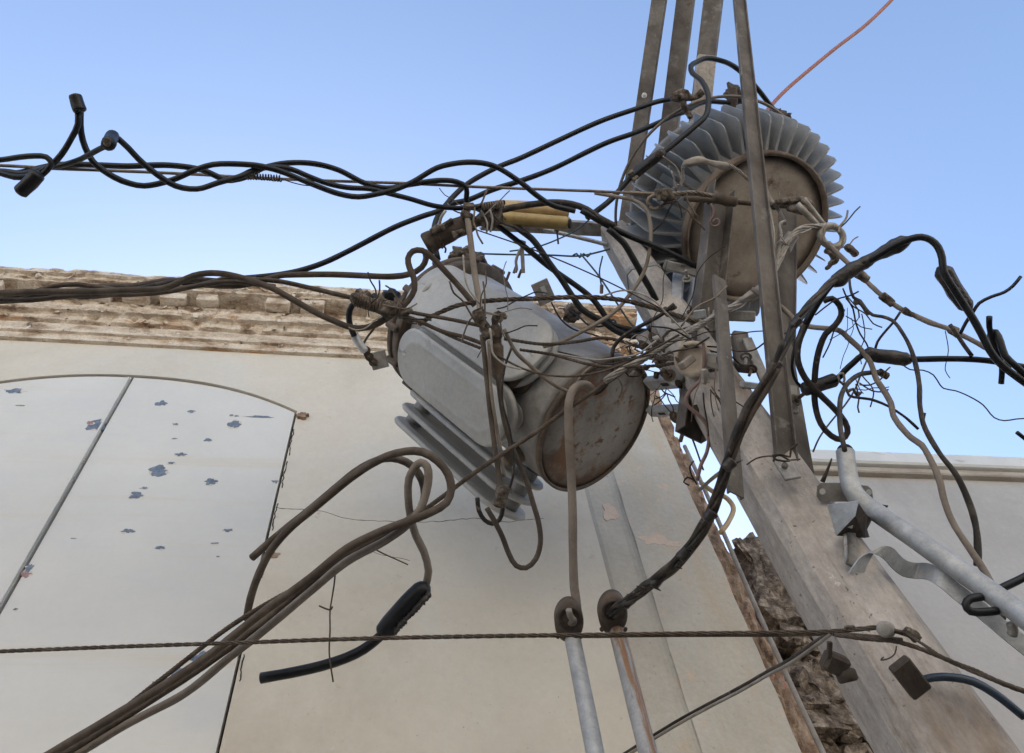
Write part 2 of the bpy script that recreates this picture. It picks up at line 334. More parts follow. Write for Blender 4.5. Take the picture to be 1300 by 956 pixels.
M['bluewire'] = mat('blue_green_thin_wire', [(.3, (.02, .05, .06)), (.6, (.04, .08, .09))], 40, .5)
M['whitelug'] = mat('pale_lug', [(.3, (.45, .46, .48)), (.6, (.62, .63, .65))], 60, .4, .3)
M['orange'] = mat('orange_plastic', [(.3, (.55, .17, .02)), (.6, (.65, .24, .04))], 60, .5)
M['pinkwire'] = mat('faded_pink_wire', [(.3, (.16, .10, .09)), (.6, (.25, .17, .155))], 30, .7)
M['asphalt'] = mat('street_asphalt', [(.3, g(.05)), (.7, g(.085))], 3, .9, bump=.6, bscale=80, bdist=.01)
M['pave'] = mat('pavement_concrete', [(.3, (.30, .28, .25)), (.7, (.42, .40, .36))], 2, .9, bump=.4, bscale=50)
M['whitewash'] = mat('whitewashed_wall', [(.3, (.66, .61, .52)), (.7, (.74, .70, .62))], 1, .9, bump=.3)
M['wood'] = mat('brown_door_wood', [(.3, (.12, .07, .04)), (.7, (.22, .13, .08))], 8, .7, stretch=(6, 1, .4))
M['glass'] = mat('dark_window_glass', [(.3, (.02, .025, .03)), (.7, (.03, .035, .04))], 2, .08, bump=0)
M['roofing'] = mat('flat_roof', [(.3, (.35, .31, .27)), (.7, (.48, .44, .40))], 1, .95)

# ---------------------------------------------------------------- ground
def structure(name, mb, m):
    o = mb.build(name, m); o['kind'] = 'structure'; return o
b = MB(); b.add([(-600, -600, 0), (600, -600, 0), (600, 600, 0), (-600, 600, 0)], [(0, 1, 2, 3)]); structure('ground', b, M['asphalt'])
b = MB(); b.add(*bevbox((0, 2.0, .06), (90, 1.2, .13), .015)); structure('pavement', b, M['pave'])
b = MB(); b.add(*bevbox((0, -3.6, .06), (90, 1.2, .13), .015)); structure('pavement', b, M['pave'])

# ---------------------------------------------------------------- the plastered house
Y0 = 2.6
XS, XR, XL = -1.42, -0.50, -2.34             # shutter seam and jambs
ZA, ZR = 5.475, 5.20                         # crown and springing of the arch
def arch(x):                                 # opening top at x
    t = abs(x - XS) / (XR - XS); t = min(1, t)
    return ZR + (ZA - ZR) * (1 - t ** 2.3)
house = thing('plastered_house', 'cream plastered house with arched white shutters and crumbling cornice', 'house', (0, Y0, 0))
def hb(mb, name, m, parent=house, smooth=False): return mb.build(name, m, parent, smooth, world=True)
b = MB()
xs = [XL + (XR - XL) * i / 48 for i in range(49)]
ZT = 5.80
def quad(mb, pts): mb.add(pts, [tuple(range(len(pts)))])
quad(b, [(-9, Y0, 0), (XL, Y0, 0), (XL, Y0, ZT), (-9, Y0, ZT)])
quad(b, [(XR, Y0, 0), (1.53, Y0, 0), (1.53, Y0, ZT), (XR, Y0, ZT)])
quad(b, [(XL, Y0, 0), (XR, Y0, 0), (XR, Y0, .9), (XL, Y0, .9)])
for i in range(48):
    x0, x1 = xs[i], xs[i + 1]
    quad(b, [(x0, Y0, arch(x0)), (x1, Y0, arch(x1)), (x1, Y0, ZT), (x0, Y0, ZT)])
    quad(b, [(x0, Y0, arch(x0)), (x0, Y0 + .12, arch(x0)), (x1, Y0 + .12, arch(x1)), (x1, Y0, arch(x1))])
for x in (XL, XR): quad(b, [(x, Y0, .9), (x, Y0 + .12, .9), (x, Y0 + .12, ZR), (x, Y0, ZR)])
quad(b, [(XL, Y0, .9), (XR, Y0, .9), (XR, Y0 + .12, .9), (XL, Y0 + .12, .9)])
quad(b, [(1.53, Y0, 0), (1.53, 9, 0), (1.53, 9, 6.3), (1.53, Y0, 6.3)])
quad(b, [(-9, Y0, 0), (-9, 9, 0), (-9, 9, 6.3), (-9, Y0, 6.3)])
quad(b, [(-9, 9, 0), (1.53, 9, 0), (1.53, 9, 6.3), (-9, 9, 6.3)])
hb(b, 'wall', M['plaster'])
b = MB(); b.add(*box((-3.73, 5.85, 6.0), (10.4, 6.2, .12))); hb(b, 'roof', M['roofing'])
b = MB(); b.add(*box((XS, Y0 + .14, 3.2), (2.0, .03, 4.8))); hb(b, 'window_recess', M['dark_gap'])
# pilaster band and corner band: raised strips with worn edges
def band(x0, x1, y, z0, z1, name, m, seed):
    mb = MB(); nz = 90
    for k in range(nz):
        za, zb = z0 + (z1 - z0) * k / nz, z0 + (z1 - z0) * (k + 1) / nz
        def e(x, z, s): return x + s * .006 * noise.noise(Vector((seed, z * 6, 0))) + s * .003 * noise.noise(Vector((seed, z * 30, 0)))
        a0, a1, c0, c1 = e(x0, za, -1), e(x0, zb, -1), e(x1, za, 1), e(x1, zb, 1)
        quad(mb, [(a0 + .006, y, za), (c0 - .006, y, za), (c1 - .006, y, zb), (a1 + .006, y, zb)])
        quad(mb, [(a0, y + .006, za), (a0 + .006, y, za), (a1 + .006, y, zb), (a1, y + .006, zb)])
        quad(mb, [(c0 - .006, y, za), (c0, y + .006, za), (c1, y + .006, zb), (c1 - .006, y, zb)])
        quad(mb, [(a0, Y0, za), (a0, y + .006, za), (a1, y + .006, zb), (a1, Y0, zb)])
        quad(mb, [(c0, y + .006, za), (c0, Y0, za), (c1, Y0, zb), (c1, y + .006, zb)])
    hb(mb, name, m)
b = MB()
for k in range(96):
    za, zb = 5.76 * k / 96, 5.76 * (k + 1) / 96
    def cx(z, s): return s + .004 * noise.noise(Vector((s * 9, z * 3, 0)))
    for (x0, y0), (x1, y1) in (((.99, 0), (1.005, .010)), ((1.005, .010), (1.03, .013)), ((1.03, .013), (1.12, .016)), ((1.12, .016), (1.138, .022)), ((1.138, .022), (1.150, .0315))):
        quad(b, [(cx(za, x0), Y0 - y0, za), (cx(za, x1), Y0 - y1, za), (cx(zb, x1), Y0 - y1, zb), (cx(zb, x0), Y0 - y0, zb)])
hb(b, 'pilaster_strip', M['pilaster'])
band(1.150, 1.53, Y0 - .032, 0, 5.76, 'corner_pilaster', M['pilaster'], 5)
# raw corner masonry beyond the plaster
b = MB(); nz, nx = 220, 9
vv = []; ff = []
for k in range(nz + 1):
    z = 5.75 * k / nz
    for i in range(nx):
        t = i / (nx - 1); x = 1.53 + .11 * t + (.012 * noise.noise(Vector((0, z * 9, t))) if 0 < i else 0) + (.018 * noise.noise(Vector((4, z * 4, 0))) if i == nx - 1 else 0)
        y = Y0 - .012 + .05 * t + .03 * noise.noise(Vector((x * 25, z * 14, 0))) + .018 * noise.noise(Vector((x * 60, z * 50, 3)))
        vv.append((x, y, z))
for k in range(nz):
    for i in range(nx - 1): a = k * nx + i; ff.append((a, a + 1, a + nx + 1, a + nx))
b.add(vv, ff); n0 = len(b.v)
quad(b, [(1.62, Y0 + .05, 0), (1.62, Y0 + .5, 0), (1.62, Y0 + .5, 5.75), (1.62, Y0 + .05, 5.75)])
hb(b, 'raw_corner', M['raw'])
# cornice: one eroded moulding
PR = [(2.61, 5.770), (2.575, 5.768), (2.570, 5.800), (2.566, 5.812), (2.548, 5.815), (2.545, 5.838), (2.532, 5.860), (2.538, 5.885), (2.512, 5.890), (2.510, 5.930),
      (2.496, 5.940), (2.470, 5.938), (2.462, 5.955), (2.455, 5.985), (2.440, 5.992), (2.475, 6.000), (2.475, 6.060), (2.385, 6.062), (2.362, 6.064), (2.358, 6.078), (2.345, 6.082),
      (2.342, 6.10), (2.320, 6.104), (2.315, 6.125), (2.318, 6.145), (2.40, 6.16), (2.62, 6.17), (2.62, 6.30), (2.70, 6.30)]
def cornice_mesh(x0, x1, step, amp):
    n = int((x1 - x0) / step); v = []; f = []; m = len(PR)
    for i in range(n + 1):
        x = x0 + (x1 - x0) * i / n
        for k, (y, z) in enumerate(PR):
            big = noise.noise(Vector((x * 3.1, k * .35, 2))); fine = noise.noise(Vector((x * 14, k * .9, 7))); vf = noise.noise(Vector((x * 45, k * 1.7, 1)))
            chip = max(0, fine - .28) * .07 if 8 <= k <= 24 else 0
            a = amp * (.35 if k < 8 else 1)
            v.append((x, y + a * (.012 * big + .010 * fine + .006 * vf) + chip, z + a * (.006 * big + .007 * fine + .005 * vf) + .008 * noise.noise(Vector((x * .8, 0, 0)))))
    for i in range(n):
        for k in range(m - 1): a = i * m + k; f.append((a, a + 1, a + m + 1, a + m))
    f.append(tuple(n * m + k for k in range(m)))
    return v, f
b = MB(); b.add(*cornice_mesh(-3.6, 1.56, .012, 1)); b.add(*cornice_mesh(-9, -3.6, .3, .2)); cornice = hb(b, 'cornice', M['cornice'])
x = -3.45; k = 0
while x < 1.42:
    if random.random() > .22:
        w = .150 + random.uniform(-.03, .02); h = .058; d = .085 * random.uniform(.75, 1.0)
        v, f = bevbox((x + .08, 2.445 - d / 2 + .01, 6.031 + random.uniform(-.004, .002)), (w, d, h), .008, Matrix.Rotation(random.uniform(-.05, .05), 3, 'Y'))
        v = [a + Vector([.013 * noise.noise(a * 31 + Vector((q * 7, 0, 0))) for q in range(3)]) for a in v]
        b = MB(); b.add(v, f); b.build('dentil', M['cornice'], cornice, False, world=True)
    x += .205 + random.uniform(-.01, .01); k += 1
b = MB()                                     # peeling render flakes hanging off the moulding
for i in range(260):
    x = random.uniform(-3.4, 1.5); y, z = random.choice([(2.50, 5.94), (2.47, 5.936), (2.455, 5.99), (2.51, 5.90), (2.36, 6.06), (2.345, 6.09), (2.57, 5.80)])
    s = random.uniform(.006, .026) * (.5 if y > 2.55 else 1); a = random.uniform(0, 6.3)
    c = Vector((x, y - .006 - random.uniform(0, .008), z)); r3 = Matrix.Rotation(a, 3, Vector((random.uniform(-.3, .3), 1, random.uniform(-.3, .3))).normalized()) @ Matrix.Rotation(random.uniform(-.7, .7), 3, 'X')
    pts = [(-s, 0, -s * .5), (-.2 * s, -.25 * s, -.7 * s), (s, 0, -.3 * s), (.8 * s, .2 * s, .5 * s), (-.3 * s, .1 * s, .6 * s)]
    v = [c + r3 @ Vector(q) for q in pts]; v2 = [q + Vector((0, .002, 0)) for q in v]
    b.add(v + v2, [(0, 1, 2, 3, 4), (9, 8, 7, 6, 5)] + [(j, (j + 1) % 5, (j + 1) % 5 + 5, j + 5) for j in range(5)])
o = b.build('render_flake', M['cornice'], cornice, False, world=True); o['kind'] = 'stuff'
# shutters
def leaf(x0, x1, label):
    mb = MB(); n = 30; yf, yb = Y0 + .012, Y0 + .05; xs = [x0 + (x1 - x0) * i / n for i in range(n + 1)]
    def wv(x, z): return .010 * noise.noise(Vector((x * 2.2, z * 1.4, 3)))
    zs = [.92 + .14 * k for k in range(40)]
    top = [arch(x) - .010 for x in xs]
    for i in range(n):
        xa, xb = xs[i], xs[i + 1]; lv = [z for z in zs if z < min(top[i], top[i + 1]) - .02]
        for a, c in zip(lv[:-1], lv[1:]): quad(mb, [(xa, yf + wv(xa, a), a), (xb, yf + wv(xb, a), a), (xb, yf + wv(xb, c), c), (xa, yf + wv(xa, c), c)])
        a = lv[-1]; quad(mb, [(xa, yf + wv(xa, a), a), (xb, yf + wv(xb, a), a), (xb, yf + wv(xb, top[i + 1]), top[i + 1]), (xa, yf + wv(xa, top[i]), top[i])])
        quad(mb, [(xa, yf, top[i]), (xb, yf, top[i + 1]), (xb, yb, top[i + 1]), (xa, yb, top[i])])
    for x, t in ((x0, top[0]), (x1, top[-1])): quad(mb, [(x, yf, .92), (x, yb, .92), (x, yb, t), (x, yf, t)])
    o = hb(mb, 'shutter', M['shutter'], house, True); return o
def smooth_flat(o):
    for p in o.data.polygons: p.use_smooth = abs(p.normal.y) > .9
sl = leaf(XL + .008, XS - .007, None); sr = leaf(XS + .007, XR - .014, None); smooth_flat(sl); smooth_flat(sr)
b = MB(); b.add(*bevbox((XS - .014, Y0 + .004, 3.2), (.010, .018, 4.5), .002)); b.build('cover_strip', M['shutter'], sl, False, world=True)
def patch(px, py, wpx, hpx, m, parent, name, y, th=.0012, seed=0, jag=.8):
    z = (onY(px, py, Y0) - Vector(CAM)).length; c = onY(px, py, y); n = 22; rx, rz = wpx / F * z / 2 * 1.05, hpx / F * z / 2 * 1.25; vf = []; vb = []
    if parent is sl or parent is sr: y = Y0 + .012 + .010 * noise.noise(Vector((c.x * 2.2, c.z * 1.4, 3))) + .0002
    for i in range(n):
        a = 2 * math.pi * i / n; q = 1 + jag * noise.noise(Vector((math.cos(a) * 1.6 + seed * 3.3, math.sin(a) * 1.6, seed))) + .5 * jag * noise.noise(Vector((a * 3, seed, 2)))
        vf.append((c.x + rx * q * math.cos(a), y - th, c.z + rz * q * math.sin(a))); vb.append((c.x + rx * q * math.cos(a), y + .01, c.z + rz * q * math.sin(a)))
    mb = MB(); mb.add(vf + vb, [tuple(range(n))] + [(i, (i + 1) % n, (i + 1) % n + n, i + n) for i in range(n)])
    return mb.build(name, m, parent, False, world=True)
CH = [(45, 80, 40, 14), (285, 183, 46, 30), (480, 117, 28, 17), (570, 142, 18, 9), (522, 180, 12, 6), (540, 270, 30, 13), (510, 295, 18, 8), (472, 320, 44, 30), (520, 223, 12, 4), (620, 226, 17, 12), (628, 350, 30, 20),
      (405, 392, 36, 18), (430, 370, 16, 8), (378, 498, 28, 12), (476, 547, 24, 9), (678, 493, 24, 8), (640, 532, 22, 4), (700, 178, 34, 27), (690, 152, 10, 7), (705, 154, 10, 7), (780, 157, 70, 8), (822, 350, 15, 10),
      (595, 873, 42, 24), (528, 912, 32, 20), (470, 950, 30, 12), (86, 607, 16, 22), (75, 628, 22, 14), (215, 340, 12, 8), (244, 290, 8, 6), (45, 730, 8, 5), (650, 571, 8, 4), (35, 652, 8, 5), (218, 520, 14, 3), (60, 123, 18, 4), (268, 176, 16, 12)]
for i, (x, y, w, h) in enumerate(CH):
    par = sl if (i in (0, 1, 27, 28, 31, 33, 34)) else sr; px, py = x / 2.35, 460 + y / 2.35
    if i in (26,): par = sr
    patch(px + random.uniform(-.6, .8), py + random.uniform(-.3, 1), w / 2.35 + .8, h / 2.35 + .6, M['chip_rim'], par, 'chipped_rim', Y0 + .0005, .0007, i + 50)
    patch(px, py, w / 2.35, h / 2.35, M['chip_red'] if i in (26, 34) else M['chip'], par, 'bare_patch', Y0 + .0005, .0012, i)
# hairline cracks in the plaster, faint horizontal joints in the shutter
def line_on_wall(name, pts, m, par, y, wpx=1.0, rough=1.2):
    c = [onY(a, b_, y) for a, b_ in pts]; c = spline(c, .01)
    c = [p + Vector((.003 * noise.noise(p * 60), 0, .006 * noise.noise(p * 25 + Vector((9, 0, 0))))) * rough for p in c]
    mb = MB(); v, f = tube_mesh(c, lambda t: .0022 * wpx * (.5 + .7 * abs(noise.noise(Vector((t * 30, wpx, 0))))), 4); mb.add(v, f); mb.build(name, m, par, True, world=True)
line_on_wall('plaster_crack', [(352, 645), (410, 650), (440, 658), (500, 662), (560, 662), (600, 658), (640, 662), (690, 658)], M['dark_gap'], house, Y0 - .0002)
line_on_wall('plaster_crack', [(520, 712), (480, 703), (470, 698)], M['dark_gap'], house, Y0 - .0002, .8)
for i in range(5):                            # ragged plaster and mortar along the right jamb
    y0 = [545, 585, 640, 700, 830][i]
    line_on_wall('jamb_crack', [(375 - (y0 - 525) * .22 + 3, y0), (375 - (y0 + 16 - 525) * .22 + 2, y0 + 18), (375 - (y0 + 32 - 525) * .22 + 3, y0 + 34)], M['dark_gap'], house, Y0 - .0002, 2.2, 2.2)
patch(384, 530, 12, 7, M['raw'], house, 'broken_hinge_stub', Y0, .02, 3)
patch(345, 705, 14, 9, M['raw'], house, 'mortar_spot', Y0, .003, 8)
patch(828, 685, 30, 14, mat('bare_pink_render', [(.3, (.52, .40, .32)), (.7, (.62, .50, .41))], 20, .95, bump=.5), house, 'bare_render_patch', Y0 - .032, .0012, 4, .7)
patch(852, 690, 26, 8, bpy.data.materials['bare_pink_render'], house, 'bare_render_patch', Y0 - .032, .0014, 6, .8)
patch(775, 650, 16, 26, bpy.data.materials['bare_pink_render'], house, 'bare_render_patch', Y0 - .0165, .0012, 9, .8)

# conduit run on the raw corner
t = cable('thin pale pipe running up the raw brown corner of the cream house', [(1010, 930), (985, 867), (960, 790), (935, 712), (912, 655), (893, 618), (880, 590)], 4.0, M['pale'], name='wall_pipe', cat='pipe', z=(2.9, 4.2))
bpy.data.objects.remove(t)
t = mesh_obj('wall_pipe', *tube_mesh([Vector((1.60 + .006 * math.sin(z * 3), 2.555, z)) for z in np.arange(0, 5.0, .08)], .011, 8), M['pale'], None, True)
tag(t, 'thin pale pipe running up the raw brown corner of the cream house', 'pipe')

# ---------------------------------------------------------------- neighbouring building
nb = thing('grey_parapet_building', 'grey plastered building with pale parapet coping behind the concrete pole', 'building', (2.2, 2.9, 0))
YN = 2.9
b = MB(); b.add(*box((6.5, YN + 2.5, 2.6), (8.0, 5.0, 5.2))); hb(b, 'wall', M['grey_wall'], nb)
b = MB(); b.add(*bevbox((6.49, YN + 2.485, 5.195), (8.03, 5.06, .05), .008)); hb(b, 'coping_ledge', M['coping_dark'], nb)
b = MB(); b.add(*bevbox((6.49, YN + 2.47, 5.278), (8.06, 5.10, .115), .012)); hb(b, 'coping', M['coping'], nb)
# broken masonry end
def rock(c, s, seed, amp=.35, sub=3):
    import bmesh
    bm = bmesh.new(); bmesh.ops.create_icosphere(bm, subdivisions=sub, radius=1)
    v = []
    for q in bm.verts:
        d = q.co.normalized(); k = 1 + amp * noise.noise(d * 1.3 + Vector((seed, 0, 0))) + amp * .6 * noise.noise(d * 3.2 + Vector((0, seed, 0))) + amp * .35 * noise.noise(d * 8 + Vector((0, 0, seed)))
        d = Vector([math.copysign(abs(x) ** .7, x) for x in d])
        v.append(Vector((d.x * s[0] * k, d.y * s[1] * k, d.z * s[2] * k)) + Vector(c))
    f = [tuple(w.index for w in p.verts) for p in bm.faces]; bm.free(); return v, f
rub = thing('broken_wall_end', 'broken end of brown rubble masonry squeezed between cream house and concrete pole', 'broken wall', (1.9, 2.85, 0))
for i in range(250):
    z = .3 + 3.9 * (i / 250) ** .75 + random.uniform(-.03, .03); q = random.uniform(.03, .085); x = 1.80 + random.random() ** 1.4 * .30 + .02 * math.sin(z * 5)
    if z > 4.1: x += .08
    b = MB(); b.add(*rock((x, 2.80 + .10 * random.random() + .18 * (x - 1.80), z), (q * random.uniform(.8, 1.5), q, q * random.uniform(.6, 1.1)), i * 3.7, .55, 2)); hb(b, 'stone', M['stone'], rub)
b = MB(); b.add(*box((1.78, 3.25, 2.15), (.36, .06, 4.3))); hb(b, 'gap_shade_slab', M['rim'], rub)  # dark slab stands in for the shade deep in the gap
b = MB(); b.add(*box((2.19, 2.99, 2.08), (.62, .12, 4.1))); b.add(*box((2.24, 3.0, 2.35), (.56, .10, 4.62))); b.add(*rock((1.97, 2.97, 4.55), (.07, .05, .14), 25, .6)); b.add(*rock((2.0, 2.99, 4.45), (.10, .06, .25), 15, .5)); b.add(*rock((2.10, 2.97, 4.25), (.20, .07, .30), 5, .4)); b.add(*rock((1.98, 2.97, 4.15), (.14, .07, .22), 8, .5)); hb(b, 'mortar_core', M['stone'], rub)

# ---------------------------------------------------------------- unseen house across the street (behind the camera), added to bounce sunlight
op = thing('unseen_whitewashed_house', 'unseen whitewashed house across the street with door and windows, added to bounce sunlight', 'house', (0, -4.2, 0))
b = MB(); b.add(*box((0, -7.2, 3.6), (60, 6, 7.2))); hb(b, 'wall', M['whitewash'], op)
for x in range(-12, 13, 4):
    b = MB(); b.add(*bevbox((x, -4.19, 2.1 if x % 8 else 1.35), (1.2, .06, 2.0 if x % 8 else 2.5), .01)); f_ = hb(b, 'window' if x % 8 else 'door', M['glass'] if x % 8 else M['wood'], op)

# ---------------------------------------------------------------- concrete pole
AX = lambda z: Vector((.996 + (.938 - .996) * (z - 2.7) / 2.2, 1.25 + (1.298 - 1.25) * (z - 2.7) / 2.2, z))
SD = lambda z: .170 - .052 * (z - 2.8) / 2.1      # side length
PA = R(-38 + 22)                                   # turn of the section
ZPT = 4.87
pole = thing('concrete_pole', 'square tapering concrete utility pole standing close to the house wall', 'utility pole', (AX(0).x, AX(0).y, 0))
sec = [(-.5, -.36), (-.36, -.5), (-.12, -.5), (-.09, -.485), (.36, -.5), (.5, -.36), (.5, .36), (.36, .5), (-.36, .5), (-.5, .36)]
def pole_ring(z, k=1, dz=0):
    s = SD(z) * k; c = AX(z); r2 = Matrix.Rotation(PA, 3, 'Z'); out = []
    for i, (x, y) in enumerate(sec):
        p = r2 @ Vector((x * s, y * s, 0)) + c; p.z += dz
        p += Vector((noise.noise(p * 9), noise.noise(p * 9 + Vector((5, 0, 0))), 0)) * .0022
        out.append(p)
    return out
zs = [i * .06 for i in range(int((ZPT - .05) / .06))] + [ZPT - .06]
v = []; f = []; n = len(sec)
rings = [pole_ring(z) for z in zs] + [pole_ring(ZPT - .03, .96), pole_ring(ZPT - .008, .8), pole_ring(ZPT, .5)]
for r_ in rings: v += r_
for i in range(len(rings) - 1):
    for k in range(n): j = (k + 1) % n; f.append((i * n + k, i * n + j, (i + 1) * n + j, (i + 1) * n + k))
f.append(tuple((len(rings) - 1) * n + k for k in range(n)))
b = MB(); b.add(v, f); hb(b, 'shaft', M['concrete'], pole)

# ---------------------------------------------------------------- steel channels
def channel(label, p0, p1, w, fl, th, hint, mm=M['steel'], name='steel_channel', cat='steel channel', group=None, parent=None, holes=0, open_cam=True):
    """U section from p0 to p1; the web faces hint"""
    d = (p1 - p0); L = d.length; fr = frame(d, hint)        # local x towards hint
    s = 1 if not open_cam else -1
    prof = [(0, -w / 2), (0, w / 2), (-fl, w / 2), (-fl, w / 2 - th), (-th, w / 2 - th), (-th, -w / 2 + th), (-fl, -w / 2 + th), (-fl, -w / 2)]
    if open_cam: prof = [(-x - fl, y) for x, y in prof][::-1]
    v = []; n = len(prof); K = max(2, int(L / .05))
    for k in range(K + 1):
        for (x, y) in prof: v.append(p0 + fr @ Vector((x, y, L * k / K)))
    f = [(k * n + i, k * n + (i + 1) % n, (k + 1) * n + (i + 1) % n, (k + 1) * n + i) for k in range(K) for i in range(n)]
    a0 = [(0, 1, 4, 5), (1, 2, 3, 4), (5, 6, 7, 0)] if not open_cam else [(7, 6, 3, 2), (6, 5, 4, 3), (2, 1, 0, 7)]
    for q in a0: f.append(q[::-1]); f.append(tuple(K * n + i for i in q))
    mb = MB(); mb.add(v, f)
    if parent is not None: return mb.build(name, mm, parent, False, world=True)
    t = thing(name, label, cat, p0, group); mb.build('channel_bar', mm, t, False, world=True); return t
def bolt(p, d, r, L, parent, mm=M['darkiron'], name='bolt'):
    d = Vector(d).normalized(); fr = frame(d); mb = MB()
    mb.add(*lathe([(r * 1.7, 0), (r * 1.7, r * .25)], 16, p, fr)); mb.add(*lathe([(r, r * .25), (r * .98, r * 1.1)], 6, p, fr)); mb.add(*lathe([(r * .5, r * 1.1), (r * .5, L)], 8, p, fr))
    return mb.build(name, mm, parent, False, world=True)
GR = 'steel channels rising from the pole'
ch4 = channel('longest steel channel, crossing before the finned transformer to a foot plate on the pole', P(1002, 596, 1.98), P(937, -30, 3.7), .054, .022, .004, TOCAM, group=GR, open_cam=True)
channel('leftmost of the tall steel channels against the sky, with a small round hole', P(794, 283, 4.1), P(840, -30, 4.1), .074, .035, .004, cdir(-.5, 0, 1), group=GR, open_cam=False)
channel('second tall steel channel from the left, passing behind the clamp at the fins', P(838, 250, 4.15), P(873, -30, 4.15), .092, .035, .004, cdir(-.5, 0, 1), group=GR, open_cam=False)
t = channel('third tall steel channel from the left, its lower end caked with pale cement', P(873, 260, 4.0), P(908, -30, 4.0), .092, .04, .004, cdir(-.5, 0, 1), group=GR, open_cam=False)
b = MB(); b.add(*box((P(885, 180, 3.96) + P(897, 82, 3.96)) / 2, (.088, .05, (P(885, 200, 3.96) - P(897, 82, 3.96)).length), frame(P(897, 82, 3.96) - P(885, 200, 3.96), TOCAM.cross(P(897, 82, 3.96) - P(885, 200, 3.96)))))
o = b.build('cement_smear', M['concrete'], t, False, world=True)
bolt(P(818, 121, 4.02), TOCAM, .008, .012, bpy.data.objects['steel_channel.001'], M['whitelug'], 'bolt_hole')
tA = channel('dark short steel channel left of centre before the brown round bottom of the finned transformer', P(886, 548, 2.38), P(921, 234, 3.02), .096, .05, .005, cdir(.25, 0, 1), group=GR)
channel('worn steel channel standing on the left face of the pole below the tangle', P(936, 628, 1.92), P(914, 352, 2.50), .044, .012, .004, cdir(.3, 0, 1), group=GR, open_cam=False)
tB = channel('short steel channel right of the longest one before the round brown transformer bottom', P(996, 470, 2.55), P(1001, 243, 3.05), .068, .03, .004, cdir(-.3, 0, 1), group=GR)
channel('slim steel channel ending behind the right edge of the pole', P(1025, 605, 2.25), P(990, 395, 2.68), .04, .035, .004, cdir(-.2, 0, 1), group=GR, open_cam=False)
# foot plate of the long channel
fr = frame(P(1008, 612, 1.9) - P(985, 575, 2.0), TOCAM)
b = MB(); b.add(*bevbox(P(998, 594, 1.925), (.008, .040, .085), .002, fr)); fp = b.build('foot_plate', M['dullgalv'], ch4, False, world=True)
bolt(P(996, 591, 1.918), TOCAM, .005, .008, ch4, M['dullgalv']); bolt(P(1004, 603, 1.912), TOCAM, .0028, .001, ch4, M['dark_gap'], 'bolt_hole')
bolt(P(983, 262, 2.92), TOCAM, .008, .02, tB); bolt(P(902, 255, 2.95), TOCAM, .01, .02, tA); bolt(P(893, 470, 2.45), TOCAM, .009, .02, tA); bolt(P(884, 520, 2.36), TOCAM, .009, .015, tA)

# ---------------------------------------------------------------- fallen transformer (lower left)
A1 = cdir(-.613, .40, -.68); q1 = cdir(.27, .925, .30); q1 = (q1 - A1 * q1.dot(A1)).normalized(); a1 = q1.cross(A1)
if a1.dot(cdir(-.749, 0, .675)) < 0: a1 = -a1; 
y1 = A1.cross(a1)                              # right-handed frame a1, y1, A1
sgn = 1 if y1.dot(q1) > 0 else -1
rot1 = Matrix((a1, y1, A1)).transposed()
T1 = thing('tilted_transformer', 'tilted grey pole transformer with flat radiator panels and rusty round bottom', 'transformer', P(758, 541, 3.0), rot=rot1)
rt, Lt = .281, .96
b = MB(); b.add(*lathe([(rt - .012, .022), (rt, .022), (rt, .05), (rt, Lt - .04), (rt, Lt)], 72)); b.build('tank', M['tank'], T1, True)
b = MB(); b.add(*lathe([(rt - .002, .020), (rt + .003, .018), (rt + .003, -.001), (rt - .001, -.004), (rt - .007, -.003), (rt - .009, .010)], 72)); 
b.f = b.f[:-2]; b.build('bottom_rim', M['rim'], T1, True)
b = MB(); prof = [(rt - .006, .006)] + [(rt * k / 10, .006 - .004 * (1 - (k / 10) ** 2)) for k in range(9, 0, -1)]; b.add(*lathe(prof, 72)); b.build('bottom_plate', M['rustplate'], T1, True)
b = MB(); b.add(*lathe([(rt + .001, Lt - .06), (rt + .045, Lt - .052), (rt + .048, Lt - .04), (rt + .048, Lt - .012), (rt + .01, Lt - .008), (rt + .01, Lt), (rt + .05, Lt + .004), (rt + .05, Lt + .03), (rt - .01, Lt + .05), (.1, Lt + .07)], 72)); b.build('lid_flange', M['rim'], T1, True)
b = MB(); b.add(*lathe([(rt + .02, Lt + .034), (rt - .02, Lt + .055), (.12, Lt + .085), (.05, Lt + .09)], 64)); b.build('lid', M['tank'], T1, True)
for i in range(12):
    a = 2 * math.pi * i / 12; b = MB(); b.add(*bevbox(((rt + .05) * math.cos(a), (rt + .05) * math.sin(a), Lt - .002), (.03, .03, .085), .006, Matrix.Rotation(a, 3, 'Z'))); b.build('lid_clamp', M['rim'], T1)
def stadium(L, Wd, n=10):
    r = min(Wd / 2 * .92, .12); pts = []
    for cx, cy, s in ((L / 2 - r, Wd / 2 - r, 0), (-L / 2 + r, Wd / 2 - r, 90), (-L / 2 + r, -Wd / 2 + r, 180), (L / 2 - r, -Wd / 2 + r, 270)):
        for k in range(n + 1): a = R(s + 90 * k / n); pts.append((cx + r * math.cos(a), cy + r * math.sin(a)))
    return pts
